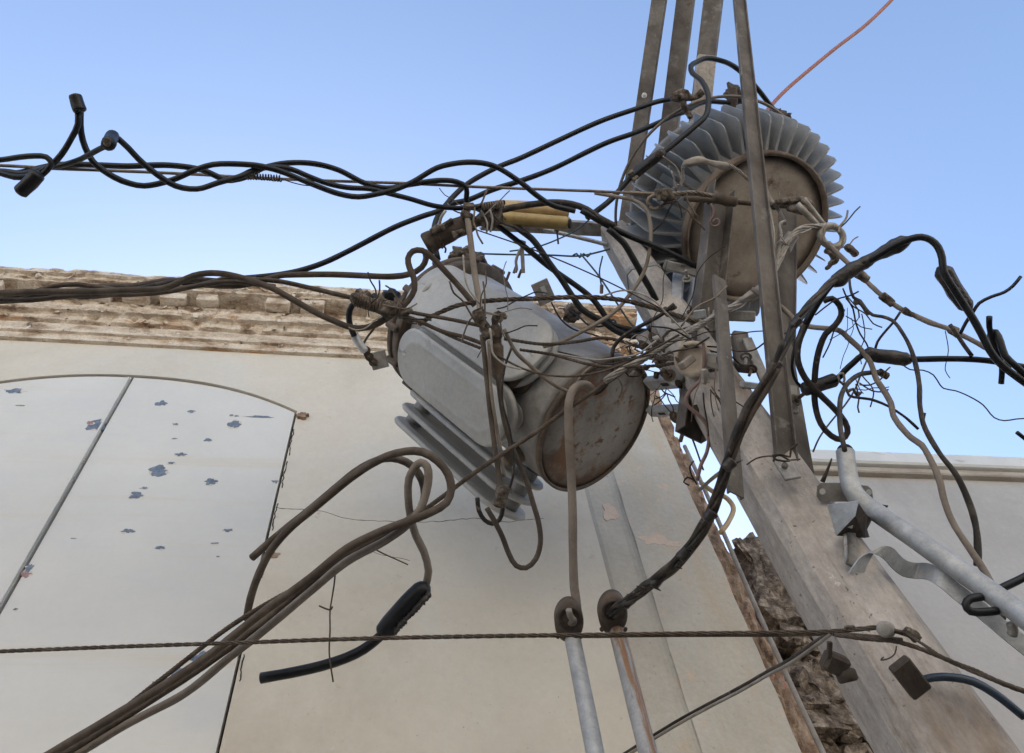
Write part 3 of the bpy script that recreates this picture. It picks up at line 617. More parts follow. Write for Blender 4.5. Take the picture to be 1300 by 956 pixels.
def panel(theta, off, z0, z1, Wd, th=.024):
    """radiator plate whose normal is radial"""
    o1 = stadium(z1 - z0, Wd); n = len(o1); v = []; f = []
    def ring(sc, h):
        k = len(v) // n
        for (x, y) in o1: v.append((h, y - math.copysign(min(abs(y), sc), y) if sc else y, x - math.copysign(min(abs(x), sc), x) if sc else x)) 
        return k
    spec = [(.0, 0.0), (.004, th * .42), (.010, th * .5), (.034, th * .5), (.038, th * .62), (.046, th * .66), (.052, th * .58), (.070, th * .56)]
    full = [(s, -h) for s, h in spec[::-1]][:-1] + spec
    for s, h in full: ring(s, h)
    m = len(full)
    for k in range(m - 1):
        for i in range(n): j = (i + 1) % n; f.append((k * n + i, k * n + j, (k + 1) * n + j, (k + 1) * n + i))
    f.append(tuple(reversed(range(n)))); f.append(tuple((m - 1) * n + i for i in range(n)))
    rz = Matrix.Rotation(theta, 3, 'Z')
    v = [rz @ (Vector(q) + Vector((off, 0, (z0 + z1) / 2))) for q in v]
    mb = MB(); mb.add(v, f); o = mb.build('radiator_panel', M['panel'], T1, True)
    o.data.shade_smooth() if hasattr(o.data, 'shade_smooth') else None
    return o
def header(theta, zc, n, off):
    rz = Matrix.Rotation(theta, 3, 'Z'); mb = MB()
    pts = [rz @ Vector(q) for q in ((rt - .02, 0, zc), (rt + .05, 0, zc), (off, 0, zc + (.01 if zc > .5 else -.0)))]
    mb.add(*tube_mesh(spline(pts, .02), .042, 16)); mb.add(*lathe([(.055, 0), (.055, .006)], 18, rz @ Vector((rt + .004, 0, zc)), frame(rz @ Vector((1, 0, 0)))))
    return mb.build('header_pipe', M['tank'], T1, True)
for th, offs, z0, z1, wd in ((-4, (.385, .335), .09, .80, .245), (-70, (.475, .405, .335), .10, .93, .25), (38, (.350, .305), .12, .93, .29)):
    t_ = sgn * R(th)
    for of in offs: panel(t_, of, z0, z1, wd)
    header(t_, z0 + .07, 0, max(offs) - .01); header(t_, z1 - .07, 0, max(offs) - .01)
# lugs and brackets on the tank
def tb(name, c, s, m, rz=0, bev=.003):
    r_ = Matrix.Rotation(rz, 3, 'Z'); b = MB(); b.add(*bevbox(r_ @ Vector(c), s, bev, r_)); return b.build(name, m, T1)
# mounting lugs facing the pole and ground pad
for (px, py, z, sx, sy) in ((690, 371, 3.38, .045, .07), ):
    b = MB(); b.add(*bevbox(P(px, py, z), (.012, .075, .10), .002, frame(cdir(.45, -1, -.2), TOCAM))); b.build('mounting_lug', M['dullgalv'], T1, False, world=True)
    b = MB(); b.add(*bevbox(P(px + .5, py - 2, z - .012), (.003, .02, .038), .001, frame(cdir(.45, -1, -.2), TOCAM))); b.build('lug_slot', M['whitelug'], T1, False, world=True)
gp = MB(); gp.add(*bevbox(P(481, 457, 3.36), (.012, .075, .07), .003, frame(cdir(1, .25, 0), TOCAM))); gp = gp.build('ground_pad', M['dullgalv'], T1, False, world=True)
for (px, py) in ((465, 445), (469, 453), (474, 460)): bolt(P(px, py, 3.33), TOCAM, .011, .03, T1, M['rim'])
for (px, py) in ((643, 350), (652, 341), (658, 347)): 
    b = MB(); b.add(*rod(P(px, py + 6, 3.5), P(px + 4, py - 5, 3.5), .006)); b.build('stud', M['rim'], T1, True, world=True)
b = MB(); b.add(*tube_mesh(spline(L3([(572, 345), (574, 330), (585, 322), (600, 322), (612, 328), (618, 340)], 3.62), .01), .012, 10)); b.build('lifting_hook', M['rim'], T1, True, world=True)
for i, (px, py, r_) in enumerate(((583, 322, .03), (592, 320, .026), (607, 329, .028), (600, 326, .022), (575, 327, .022), (498, 378, .035), (508, 384, .03), (492, 384, .03))):
    b = MB(); b.add(*rock(P(px, py, 3.6 if i < 5 else 3.5), (r_, r_, r_), i * 2.2, .5)); b.build('crusted_terminal', M['crust'] if i != 5 else M['black'], T1, True, world=True)
b = MB(); b.add(*rock(P(534, 401, 3.3), (.016, .010, .010), 3, .2)); b.build('orange_clip', M['orange'], T1, True, world=True)
# low voltage bushing boss between the banks
b = MB(); rz = Matrix.Rotation(sgn * R(22), 3, 'Z'); p0 = rz @ Vector((rt - .01, 0, .20)); b.add(*lathe([(.055, 0), (.055, .02), (.038, .025), (.038, .05), (.045, .055), (.045, .065), (.03, .07), (.03, .09), (.02, .10)], 28, p0, frame(rz @ Vector((1, 0, 0))))); b.build('low_voltage_bushing', M['rim'], T1, True)
b = MB(); rz = Matrix.Rotation(sgn * R(-36), 3, 'Z'); p0 = rz @ Vector((rt - .01, 0, .14)); b.add(*lathe([(.045, 0), (.045, .02), (.03, .025), (.03, .07), (.02, .075)], 20, p0, frame(rz @ Vector((1, 0, 0))))); b.build('drain_valve', M['rim'], T1, True)

# galvanised hanger bars between transformer and pole hardware
def bar(name, label, cat, pa, pb, w, th, m, hint=None, group=None, parent=None, slots=()):
    d = pb - pa; fr = frame(d, hint if hint is not None else TOCAM); mb = MB(); mb.add(*bevbox((pa + pb) / 2, (th, w, d.length), min(th, w) * .15, fr))
    if parent is not None: return mb.build(name, m, parent, False, world=True)
    t = thing(name, label, cat, pa, group); mb.build('bar', m, t, False, world=True)
    for s in slots:
        c = pa.lerp(pb, s) + fr @ Vector((th * .5, 0, 0)); m2 = MB(); m2.add(*bevbox(c, (.0035, w * .28, d.length * .16), .001, fr)); m2.build('slot', M['dark_gap'] if s < .6 else M['whitelug'], t, False, world=True)
    return t
bar('hanger_bar', 'upper grey slotted hanger bar between rusty transformer bottom and pole bracket', 'bracket', P(824, 487, 2.88), P(880, 481, 2.6), .052, .03, M['galv'], cdir(0, -.2, 1), 'hanger bars', slots=(.45, .68))
bar('hanger_bar', 'lower blue-grey slotted hanger bar just under the other one beside the rusty bottom', 'bracket', P(826, 522, 2.86), P(880, 520, 2.58), .038, .03, M['galv'], cdir(0, -.2, 1), 'hanger bars', slots=(.35, .6))

# ---------------------------------------------------------------- finned transformer (upper right)
b2 = P(962, 292, 3.2)
T2 = thing('finned_transformer', 'round pole transformer ringed by upright cooling fins with dusty brown bottom', 'transformer', b2)
ax2 = cdir(-.225, .42, -.87); mt = frame(ax2, Vector((1, 0, 0))).to_4x4(); mt.translation = b2; T2.matrix_world = mt
r2_, H2 = .305, .38
b = MB(); b.add(*lathe([(r2_ - .014, .03), (r2_, .03), (r2_, .2), (r2_, H2)], 80)); b.build('tank', M['fin'], T2, True)
b = MB(); b.add(*lathe([(r2_ + .004, .045), (r2_ + .009, .03), (r2_ + .009, 0), (r2_ + .002, -.004), (r2_ - .008, 0), (r2_ - .010, .02)], 80)); b.f = b.f[:-2]; b.build('bottom_rim', M['brownplate'], T2, True)
b = MB(); b.add(*lathe([(r2_ - .004, .018), (.22, .016), (.1, .012), (.03, .011)], 80)); b.build('bottom_plate', M['brownplate'], T2, True)
b = MB(); b.add(*lathe([(r2_, H2), (.38, H2 + .015), (.39, H2 + .03), (.38, H2 + .05), (.2, H2 + .08)], 80)); b.build('lid', M['fin'], T2, True)
b = MB(); ring = [Vector((.462 * math.cos(a), .462 * math.sin(a), H2 + .01)) for a in np.linspace(0, 2 * math.pi, 90)]; b.add(*tube_mesh(ring, .007, 6)); b.build('top_ring', M['tan'], T2, True)
NF = 42
fm = None
for i in range(NF):
    if fm is None:
        o_ = [(.292, .035), (.32, .042), (.412, .062), (.432, .075), (.440, .10), (.441, .20), (.440, .33), (.43, .352), (.292, .365)]
        n = len(o_); v = []
        for s in (1, -1):
            for (r_, z) in o_: 
                t_ = (r_ - .29) / .15; v.append((r_, s * (.0065 - .0045 * t_) + .015 * t_ * t_, z))
        inner = [(r_ * .86 + .055, z * .84 + .045) for r_, z in o_]
        for s in (1, -1):
            for (r_, z) in inner: t_ = (r_ - .29) / .15; v.append((r_, s * (.0075 - .0045 * t_) + .015 * t_ * t_, z))
        f = []
        for k in range(n): j = (k + 1) % n; f.append((k, j, n + j, n + k)); f.append((k, 2 * n + k, 2 * n + j, j)); f.append((n + k, n + j, 3 * n + j, 3 * n + k))
        f.append(tuple(2 * n + k for k in range(n))); f.append(tuple(reversed([3 * n + k for k in range(n)])))
        o = mesh_obj('cooling_fin', v, f, M['fin'], T2); fm = o
    else:
        o = fm.copy(); S.collection.objects.link(o)
    a = 2 * math.pi * (i + .5 * (i % 2) * .0) / NF + .03 * noise.noise(Vector((i * 1.7, 0, 0)))
    o.rotation_euler = (0, 0, a); o.parent = T2; o.location = (0, 0, 0)
for (px, py) in ((993, 150), (985, 148), (935, 125), (930, 118)):
    b = MB(); b.add(*rock(P(px, py, 3.55), (.03, .03, .03), px * .1, .6)); b.build('bushing_cap', M['darkiron'], T2, True, world=True)
b = MB(); b.add(*rod(P(932, 150, 3.5), P(930, 112, 3.5), .02, 12)); b.build('bushing', M['darkiron'], T2, True, world=True)

# ---------------------------------------------------------------- pole-top hardware
arm = channel('galvanised crossarm reaching left from the pole top behind the yellow tubes', P(612, 284, 3.35), P(905, 300, 3.75), .06, .03, .004, cdir(0, -.5, 1), M['dullgalv'], 'crossarm', 'crossarm', open_cam=False)
cable('', [(690, 291, 3.4), (760, 308), (822, 326, 3.45)], 2.6, M['galv'], name='brace_rod', parent=arm)
bolt(P(707, 292, 3.36), cdir(.1, -1, 0), .008, .06, arm); bolt(P(809, 321, 3.4), TOCAM, .012, .02, arm)
b = MB(); 
def band_round(z, h, m, k=1.1):
    o1 = pole_ring(z, k, -h / 2); o2 = pole_ring(z, k, h / 2); o3 = pole_ring(z, k * .93, h / 2); o4 = pole_ring(z, k * .93, -h / 2); nn = len(o1); v = o1 + o2 + o3 + o4; f = []
    for a in range(4):
        for i in range(nn): j = (i + 1) % nn; f.append((a * nn + i, a * nn + j, ((a + 1) % 4) * nn + j, ((a + 1) % 4) * nn + i))
    mb = MB(); mb.add(v, f); return mb
band_round(4.34, .03, M['galv'], 1.05).build('steel_band', M['dullgalv'], pole, False, world=True)
clu = thing('bracket_cluster', 'cluster of grey galvanised brackets and bolts clasping the pole between both transformers', 'bracket', AX(3.9))
band_round(3.87, .10, M['dullgalv'], 1.12).build('pole_collar', M['dullgalv'], clu, False, world=True)
band_round(3.62, .05, M['dullgalv'], 1.1).build('pole_collar', M['galv'], clu, False, world=True)
def cl(name, pa, pb, w, th, m, hint=None): return bar(name, None, None, pa, pb, w, th, m, hint, parent=clu)
cl('upright_bar', P(862, 342, 2.95), P(857, 412, 2.75), .040, .02, M['galv'], cdir(-.4, 0, 1))
cl('upright_bar', P(884, 352, 2.95), P(878, 392, 2.85), .045, .012, M['galv'], cdir(.6, 0, 1))
cl('cross_bar', P(843, 336, 2.9), P(893, 348, 2.85), .035, .03, M['dullgalv'])
cl('cross_bar', P(905, 400, 2.6), P(958, 402, 2.6), .035, .03, M['dullgalv'])
cl('side_block', P(938, 424, 2.55), P(945, 470, 2.45), .05, .04, M['steel'])
cl('side_plate', P(948, 430, 2.5), P(975, 492, 2.35), .03, .012, M['dullgalv'])
cl('side_plate', P(852, 405, 2.6), P(896, 398, 2.55), .03, .02, M['galv'])
cl('side_plate', P(815, 425, 2.85), P(850, 470, 2.7), .05, .02, M['dullgalv'])
cl('clamp_arm', P(868, 438, 2.5), P(912, 465, 2.4), .05, .02, M['steel'])
cl('clamp_arm', P(895, 456, 2.32), P(918, 462, 2.3), .045, .03, M['dullgalv'])
cl('side_bar', P(942, 488, 2.3), P(990, 494, 2.4), .02, .02, M['galv'])
for i, (px, py, z, r_) in enumerate(((872, 354, 2.85, .016), (846, 396, 2.6, .016), (829, 430, 2.7, .02), (838, 440, 2.7, .018), (947, 452, 2.42, .016), (955, 468, 2.38, .014), (912, 458, 2.27, .012), (850, 477, 2.5, .018), (862, 488, 2.48, .014), (838, 462, 2.6, .015), (876, 397, 2.5, .01), (1010, 508, 2.3, .016), (868, 545, 2.5, .02), (856, 530, 2.5, .018))):
    bolt(P(px, py, z), (TOCAM + cdir(random.uniform(-.6, .6), random.uniform(-.6, .6), 0)).normalized(), r_ * .68, r_ * 2.6, clu, random.choice([M['darkiron'], M['dullgalv'], M['rim']]))
cl('side_plate', P(1003, 490, 2.35), P(1006, 525, 2.3), .035, .014, M['dullgalv'])
# round cup insulator on the pole
ins = thing('cup_insulator', 'round dusty brown cup insulator with square peg holding wire rope at the pole', 'insulator', P(878, 455, 2.4))
b = MB(); fr = frame(cdir(-.35, .05, 1)); b.add(*lathe([(.03, -.05), (.052, -.045), (.056, -.01), (.054, .0), (.044, .004), (.038, -.008), (.018, -.01)], 32, P(879, 456, 2.36), fr)); b.build('cup', M['brownplate'], ins, True, world=True)
b = MB(); b.add(*bevbox(P(872, 460, 2.30), (.022, .022, .055), .003, frame(cdir(-.8, -.5, .6), TOCAM))); b.build('peg', M['pale'], ins, False, world=True)

# small things round the pole top
t = thing('hanging_clip', 'small bent brown metal clip hanging below the yellow tubes', 'clip', P(662, 320, 3.2))
b = MB(); b.add(*bevbox(P(663.5, 331, 3.2), (.003, .016, .10), .001, frame(cdir(.05, -1, 0), TOCAM))); b.build('strap', M['dullgalv'], t, False, world=True)
b = MB(); b.add(*tube_mesh(spline(L3([(663, 313), (658, 322), (655, 332), (656, 342), (654, 346)], 3.2), .01), .006, 6)); b.build('hook', M['dullgalv'], t, True, world=True)
b = MB(); b.add(*rock(P(663, 309, 3.2), (.012, .012, .016), 3, .5)); b.build('knot', M['crust'], t, True, world=True)
G = 'thin wires at the pole top'
cable('thin blue-green wire running level from tilted transformer top to the pole', [(607, 322), (640, 323), (700, 324), (735, 325), (760, 320), (790, 311), (815, 302)], 1.2, M['bluewire'], (3.5, 3.35), name='thin_wire', cat='wire', group=G)
cable('thin wire slanting under the crossarm beside the hanging clip', [(647, 319), (680, 314), (710, 303), (735, 290), (752, 275)], 1.0, M['bluewire'], (3.4, 3.3), name='thin_wire', cat='wire', group=G)
cable('thin dark wire dropping diagonally past the left edge of the pole', [(737, 322), (760, 350), (780, 380), (800, 410), (808, 418)], 1.2, M['bluewire'], (3.3, 3.1), name='thin_wire', cat='wire', group=G)
o = cable('short wire with a little red-tipped connector hanging beside the pole', [(765, 325), (761, 345), (763, 360), (764, 372)], 1.0, M['bluewire'], 3.3, name='thin_wire', cat='wire', group=G)
lump([(764, 361), (763.5, 373)], 2.4, M['pinkwire'], 'connector', o, 3.28)
cable('short curled wire twisting round the level blue-green wire', [(727, 325), (732, 322), (736, 327), (741, 322), (746, 326), (750, 321)], 1.2, M['bluewire'], 3.33, name='thin_wire', cat='wire', group=G)
cable('thin black wire looping before the far end of the crumbling cornice', [(722, 394), (735, 402), (748, 413), (765, 414), (778, 406), (782, 412), (779, 420)], 1.3, M['black'], (3.3, 3.0), name='thin_wire', cat='wire', group=G)
o = mesh_obj('crusted_knot', *rock(P(727, 396, 3.35), (.035, .035, .03), 12, .7), M['crust'], None, True); tag(o, 'dark crusted knot of wire standing out before the cornice end', 'wire knot')

# ---------------------------------------------------------------- cables
UB = 'black cables twisting in from the upper left'
o = cable('black upper left cable ending in the lowest, down-pointing rubber boot', [(-160, 206), (-40, 203), (0, 203), (25, 199.5), (44, 198), (59, 199.5), (65, 207), (60, 216), (50, 225)], 3.6, M['black'], (2.3, 2.3), group=UB)
lump([(50, 219), (40, 230), (24, 246)], 9.3, M['black'], 'rubber_boot', o, 2.28, rough=.1); bpy.data.objects[o.name]
o = cable('black cable swinging up to the topmost rubber boot against the sky', [(-160, 222), (-40, 217), (0, 220), (18, 225), (40, 223), (61, 213), (78, 196), (91, 175), (99, 158), (99, 142)], 3.8, M['black'], (2.35, 2.32), group=UB)
lump([(95, 120), (98, 131), (102, 142)], 8.3, M['black'], 'rubber_boot', o, 2.31)
cable('black cable dropping from the topmost boot and looping over the yellow tubes', [(102, 140), (102, 158), (105, 178), (118, 205), (145, 225), (165, 233), (183, 236), (217, 229), (250, 215), (270, 209), (291, 208), (325, 210), (340, 213), (355, 217), (392, 232), (430, 246), (455, 250), (480, 246), (500, 241), (522, 232), (555, 213), (575, 208), (594, 206), (612, 207), (630, 212), (663, 233), (680, 247), (700, 260), (730, 268)], 3.7, M['black'], (2.33, 2.75), group=UB)
cable('black cable bending down sharply at the taped joint over the big brown sleeve', [(-160, 218), (0, 219), (20, 220), (68, 210), (101, 209), (162, 211), (190, 210), (217, 210), (257, 216), (288, 229), (300, 228), (311, 225), (335, 213), (365, 207), (400, 208), (430, 216), (464, 233), (491, 239), (522, 234), (560, 229), (580, 231), (592, 238), (592, 252), (593, 264)], 3.7, M['black'], (2.42, 2.82), group=UB)
o = cable('black cable from the small round end-on boot to the taped joint', [(150, 176), (163, 188), (176, 202), (200, 222), (223, 236), (250, 240), (277, 232), (305, 224), (322, 216), (350, 212), (370, 215), (392, 224), (416, 233), (440, 238), (470, 240), (491, 245), (519, 252), (555, 262), (594, 264), (622, 259), (640, 257)], 3.5, M['black'], (2.28, 2.85), group=UB)
cable('black cable rising from the left bundle into the small round end-on boot', [(-160, 224), (0, 217), (30, 220), (50, 215), (78, 210), (100, 203), (112, 197), (125, 190), (135, 185)], 3.5, M['black'], (2.45, 2.28), group=UB)
lump([(137, 184, 2.20), (143, 172, 2.28)], 9, M['black'], 'rubber_boot', o)
b = MB(); b.add(*lathe([(.013, 0), (.012, .005), (.004, .006)], 16, P(136.5, 180, 2.178), frame(cdir(-.3, -.25, 1)))); b.build('boot_end', M['crust'], o, True, world=True)
o = cable('tan steel messenger strand threading the upper left black cables to the pole', [(-160, 205), (0, 210), (70, 214), (150, 217), (240, 221), (330, 226), (400, 229), (520, 233), (600, 237), (760, 243), (800, 245), (845, 247)], 2.1, M['strand2'], (2.38, 2.95), kind='rope', n=7, cat='steel strand', name='messenger_strand')
wraps([(312, 224), (335, 225), (357, 227)], 3.6, .9, M['strand'], 'wire_wrap', o, 2.53, 13)
cable('', [(357, 227), (372, 232), (385, 235), (398, 236)], .7, M['black'], 2.5, name='wire_tail', parent=o)
for i in range(12): cable('', [(314 + i * 3.6, 224 + random.uniform(-3, 3), 2.51), (315 + i * 3.6 + random.uniform(-1, 2), 218 + random.uniform(-1, 14), 2.5)], .4, M['strand'], name='wire_bristle', parent=o, seg=4)
DC = 'black cables slanting up to the finned transformer'
cable('upper of two black cables slanting up to the clamp left of the finned transformer', [(300, 354, 2.75), (325, 352), (352, 349), (379, 344), (410, 334), (440, 320), (502, 288), (535, 275), (560, 266), (575, 250), (594, 233), (630, 213), (660, 201), (705, 180), (762, 154), (808, 138), (835, 129), (853, 126, 3.3)], 3.5, M['black'], group=DC)
cable('lower black cable curving up behind the fins from the big brown sleeve', [(556, 330, 3.05), (551, 305), (551, 290), (556, 274), (570, 260), (594, 254), (625, 241), (663, 229), (700, 215), (771, 181), (808, 168), (838, 155), (855, 147), (872, 141), (885, 133), (900, 129), (928, 131, 3.5)], 3.4, M['black'], group=DC)
o = cable('blue-black cable looping over the third channel and down past the fins', [(992, 150, 3.5), (978, 134), (965, 117), (950, 100), (937, 88), (926, 81), (915, 77), (897, 74), (884, 79), (877, 84), (879, 93), (888, 100), (894, 108), (899, 120), (899, 135), (896, 147), (885, 158), (866, 174), (843, 193, 3.05), (803, 223), (777, 252), (760, 266), (745, 276, 2.95)], 3.4, M['black'], group=DC)
lump([(803, 223, 3.08), (822, 208), (844, 192, 3.02)], 6.8, M['tape'], 'splice_sleeve', o)
for px, py in ((800, 219), (836, 194), (806, 226)): lump([(px - 3, py + 3), (px + 4, py - 2)], 3.2, M['crust'], 'clamp_lug', o, 3.0, rough=.5)
# lower left bundle
LB = 'brown black cables bundled in from the left under the sky'
cable('brown cable of the left bundle that sags before the cornice and loops up', [(-160, 380), (0, 372), (77, 370), (120, 370), (162, 368), (208, 366), (230, 357), (246, 350), (262, 347), (277, 347), (292, 349), (308, 353), (330, 360), (346, 366), (366, 377), (385, 388), (405, 399), (423, 407), (440, 414), (456, 417), (475, 413), (490, 405), (505, 395), (518, 382), (526, 368), (525, 352), (520, 340), (518, 328), (524, 319), (536, 318), (550, 328), (562, 341), (575, 355), (590, 372), (603, 388)], 4.0, M['brown'], (2.6, 2.78), group=LB)
cable('grey brown cable leaving the left bundle level and hooking at the big sleeve', [(-160, 388), (0, 382), (58, 378), (115, 366), (140, 363), (162, 364), (190, 360), (215, 356), (240, 360), (269, 362), (290, 363), (308, 362), (338, 355), (355, 350), (369, 349), (423, 348.5), (460, 350), (500, 351), (520, 348), (535, 340), (541, 328), (539, 318)], 4.0, M['brown'], (2.68, 2.86), group=LB)
cable('middle twisted brown cable of the left bundle reaching the wrapped grip', [(-160, 372), (0, 378), (30, 374), (58, 366), (78, 362), (96, 361), (135, 366), (173, 372), (195, 371), (215, 366), (240, 365), (261, 360), (280, 355), (292, 353), (327, 355), (345, 356), (365, 359), (404, 368), (446, 378)], 3.2, M['strand'], (2.64, 2.72), group=LB)
cable('darkest cable of the left bundle running along its underside', [(-160, 395), (0, 378), (77, 372), (100, 376), (154, 372), (200, 362), (240, 355), (285, 357), (325, 353)], 4.0, M['blackdust'], (2.66, 2.75), group=LB)
cable('lowest brown cable of the left bundle crossing the cornice', [(-160, 388), (0, 381), (40, 381), (77, 377), (120, 374), (162, 374), (208, 371), (250, 363), (290, 358), (335, 362), (350, 364)], 3.3, M['brown'], (2.62, 2.7), group=LB)
# wrapped grip
o = lump([(445, 377), (458, 381), (475, 388), (495, 394), (512, 397), (524, 394)], 8.3, M['crust'], 'wrapped_grip', None, 2.68, prof=[(0, .4), (.08, 1), (.3, .9), (.5, 1.05), (.8, .95), (1, .5)], rough=.5, n=40)
tag(o, 'thick wire wrapped cable grip at the top left rim of the tilted transformer', 'cable grip')
wraps([(450, 380), (470, 386), (490, 392), (510, 396)], 8, 1.3, M['strand'], 'wire_wrap', o, 2.68, 17)
for k in range(4): lump([(452 + k * 9, 369 + k * 3.5), (463 + k * 9, 378 + k * 3)], 5, M['crust'] if k != 2 else M['black'], 'clamp_piece', o, 2.7, rough=.6)
o = cable('black strap cable with pale lug hanging left of the tilted transformer', [(458, 381), (447, 388), (443, 400), (445, 415), (450, 427)], 3.8, M['black'], 2.9, group='ground leads')
lump([(449, 425), (456, 436), (464, 447)], 5.2, M['whitelug'], 'lug', o, 2.92, rough=.03)
cable('thin dark wire curving from the wrapped grip to the ground pad bolts', [(492, 395), (482, 405), (474, 418), (465, 430), (461, 440), (464, 452), (472, 461), (478, 464)], 1.5, M['blackdust'], (2.8, 3.2), group='ground leads')
# ropes over the tilted transformer
RT = 'strands stretched across the tilted transformer'
cable('upper brown strand crossing the tilted transformer toward the cup insulator', [(500, 392, 2.72), (535, 399), (570, 405), (603, 412, 2.62), (618, 416)], 2.7, M['strand'], kind='rope', n=6, cat='steel strand', name='steel_strand', group=RT)
cable('second brown strand crossing the tilted transformer just below the upper one', [(500, 396, 2.70), (530, 407), (560, 420), (590, 428), (612, 436, 2.6)], 2.8, M['strand'], kind='rope', n=6, cat='steel strand', name='steel_strand', group=RT)
cable('third strand running lower from the wrapped grip to the hanging knot', [(505, 400, 2.72), (540, 412), (575, 428), (610, 442, 2.6)], 2.2, M['brown'], kind='rope', n=4, cat='steel strand', name='steel_strand', group=RT)
cable('thick twisted strand arching above the tilted transformer to the pole', [(532, 412, 2.75), (545, 403), (560, 396), (580, 388), (600, 384), (618, 382), (640, 380.5), (680, 379), (720, 377.5), (755, 377.5), (790, 381), (820, 388), (845, 396), (870, 404), (892, 412, 2.55)], 3.4, M['strand'], kind='rope', n=4, pitch=.10, cat='steel strand', name='steel_strand', group=RT)
# the hanging pair with knot and dark spool
HP = 'cables hanging over the tilted transformer'
cable('brown cable hanging straight down from the taped joint to the knot', [(592, 262), (594, 280), (598, 310), (603, 350), (608, 380), (610, 400), (613, 420)], 3.9, M['tan'], (2.80, 2.55), group=HP)
kn = lump([(606, 392), (610, 405), (617, 418), (622, 430)], 7.5, M['crust'], 'tied_knot', None, 2.5, rough=.6, n=30); tag(kn, 'crusted knot where hanging cables are tied over the tilted transformer', 'wire knot')
wraps([(606, 392), (610, 402), (612, 408)], 7, 1.2, M['strand'], 'wire_wrap', kn, 2.5, 5)
sp = thing('dark_spool_insulator', 'dark upright insulator tied among cables before the tilted transformer', 'insulator', P(627, 440, 2.5))
lump([(628, 400), (629, 420), (630, 445), (632, 470), (633, 482)], 9, M['rim'], 'body', sp, 2.52, prof=[(0, .3), (.06, .5), (.15, .45), (.2, .9), (.35, .95), (.38, .7), (.45, .7), (.48, 1), (.92, .95), (1, .5)], rough=.1, n=50)
for k in range(7): lump([(628 + k * .5, 397 + random.uniform(-2, 2)), (636 + random.uniform(-6, 8), 404 + random.uniform(-4, 6))], 3, M['crust'], 'debris', sp, 2.5, rough=.8)
cable('long brown cable falling from the knot to the crimped loop below the radiators', [(612, 425), (615, 450), (618, 480), (622, 520), (627, 560), (632, 595), (637, 625)], 3.3, M['brown'], (2.5, 2.45), group=HP)
cable('cable falling from the dark insulator into a long loop under the tilted transformer', [(632, 475), (636, 510), (643, 545), (655, 580), (668, 610), (677, 640), (684, 665), (686, 690), (680, 710), (668, 721), (655, 718), (646, 703), (638, 682), (628, 662), (618, 645)], 3.4, M['brown'], (2.5, 2.5), group=HP)
cable('short dark loop under the radiators behind the crimp', [(606, 632), (608, 648), (615, 660), (625, 665), (634, 660), (638, 648), (638, 638)], 2.9, M['blackdust'], 2.56, group=HP)
cable('second strand beside the long brown falling cable', [(620, 432), (622, 470), (624, 500), (630, 540), (637, 580), (640, 605)], 2.2, M['tan'], (2.48, 2.46), group=HP)
o = lump([(640, 616), (637, 628), (633, 644)], 8, M['crust'], 'crimp_sleeve', None, 2.44, rough=.3, n=20); tag(o, 'dusty crimp sleeve joining cable ends under the radiator panels', 'crimp')
cable('light brown cable slanting from the knot down to the rusty bottom plate', [(640, 418, 2.5), (655, 447), (672, 463), (690, 479), (706, 490), (722, 498, 2.58)], 2.6, M['tan'], group=HP)
cable('brown strand running level from the knot toward the pole bracket', [(640, 430, 2.55), (690, 437), (730, 434), (765, 429), (785, 432), (810, 440), (835, 446, 2.6)], 2.4, M['brown'], kind='rope', n=4, cat='steel strand', name='steel_strand', group=RT)
cable('dark strand dipping across the rim of the rusty bottom plate', [(660, 444, 2.6), (700, 450), (730, 458), (755, 464), (790, 466), (835, 464), (870, 459, 2.4)], 2.2, M['strand'], kind='rope', n=4, cat='steel strand', name='steel_strand', group=RT)
cable('brown rope looping down from the messenger clamp past the pole top', [(755, 245, 2.95), (779, 249), (800, 253), (815, 260), (823, 272), (826, 290), (825, 315), (818, 344), (803, 369), (780, 396), (757, 411), (735, 423), (712, 434), (690, 440, 2.7)], 2.5, M['tan'], name='brown_rope', cat='rope')
# black loop pair by the pole
BL = 'black cables coiling before the pole'
cable('black cable sagging right of the tilted transformer and coiling up by the pole', [(600, 262, 3.0), (612, 268), (625, 281), (643, 295), (662, 310), (680, 325), (696, 338), (710, 348), (722, 356), (745, 373), (757, 385), (766, 398), (776, 411), (789, 416), (810, 420), (840, 420), (870, 415), (893, 403), (908, 389), (915, 375), (912, 360), (903, 350), (889, 341), (870, 331), (850, 321), (830, 312), (807, 303), (789, 295), (771, 286), (755, 277), (738, 267, 2.8)], 3.8, M['black'], group=BL)
cable('black cable crossing over the sagging one and rising behind the pole brackets', [(610, 262, 2.95), (637, 280), (650, 285), (662, 293), (675, 303), (684, 314), (696, 332), (704, 343), (711, 352), (720, 366), (728, 378), (738, 392), (755, 403), (767, 409), (782, 420), (803, 427), (820, 423), (831, 409), (835, 392), (832, 380), (826, 368), (818, 354), (811, 341), (802, 325), (793, 310), (784, 301), (772, 290, 2.8)], 4.2, M['black'], group=BL)
cable('brown black cable arching over the yellow tubes from the taped joint', [(618, 272, 2.85), (640, 266), (665, 261), (700, 257), (725, 259), (745, 266), (760, 276), (780, 287, 2.8)], 4.2, M['blackdust'], group=BL)
cable('thin black cable curling from the pole over the rusty plate rim', [(856, 386, 2.5), (840, 399), (815, 413), (800, 421), (788, 430), (779, 441), (777, 455), (777, 470), (772, 484), (762, 497), (752, 500), (744, 493, 2.55)], 2.6, M['blackdust'], group=BL)
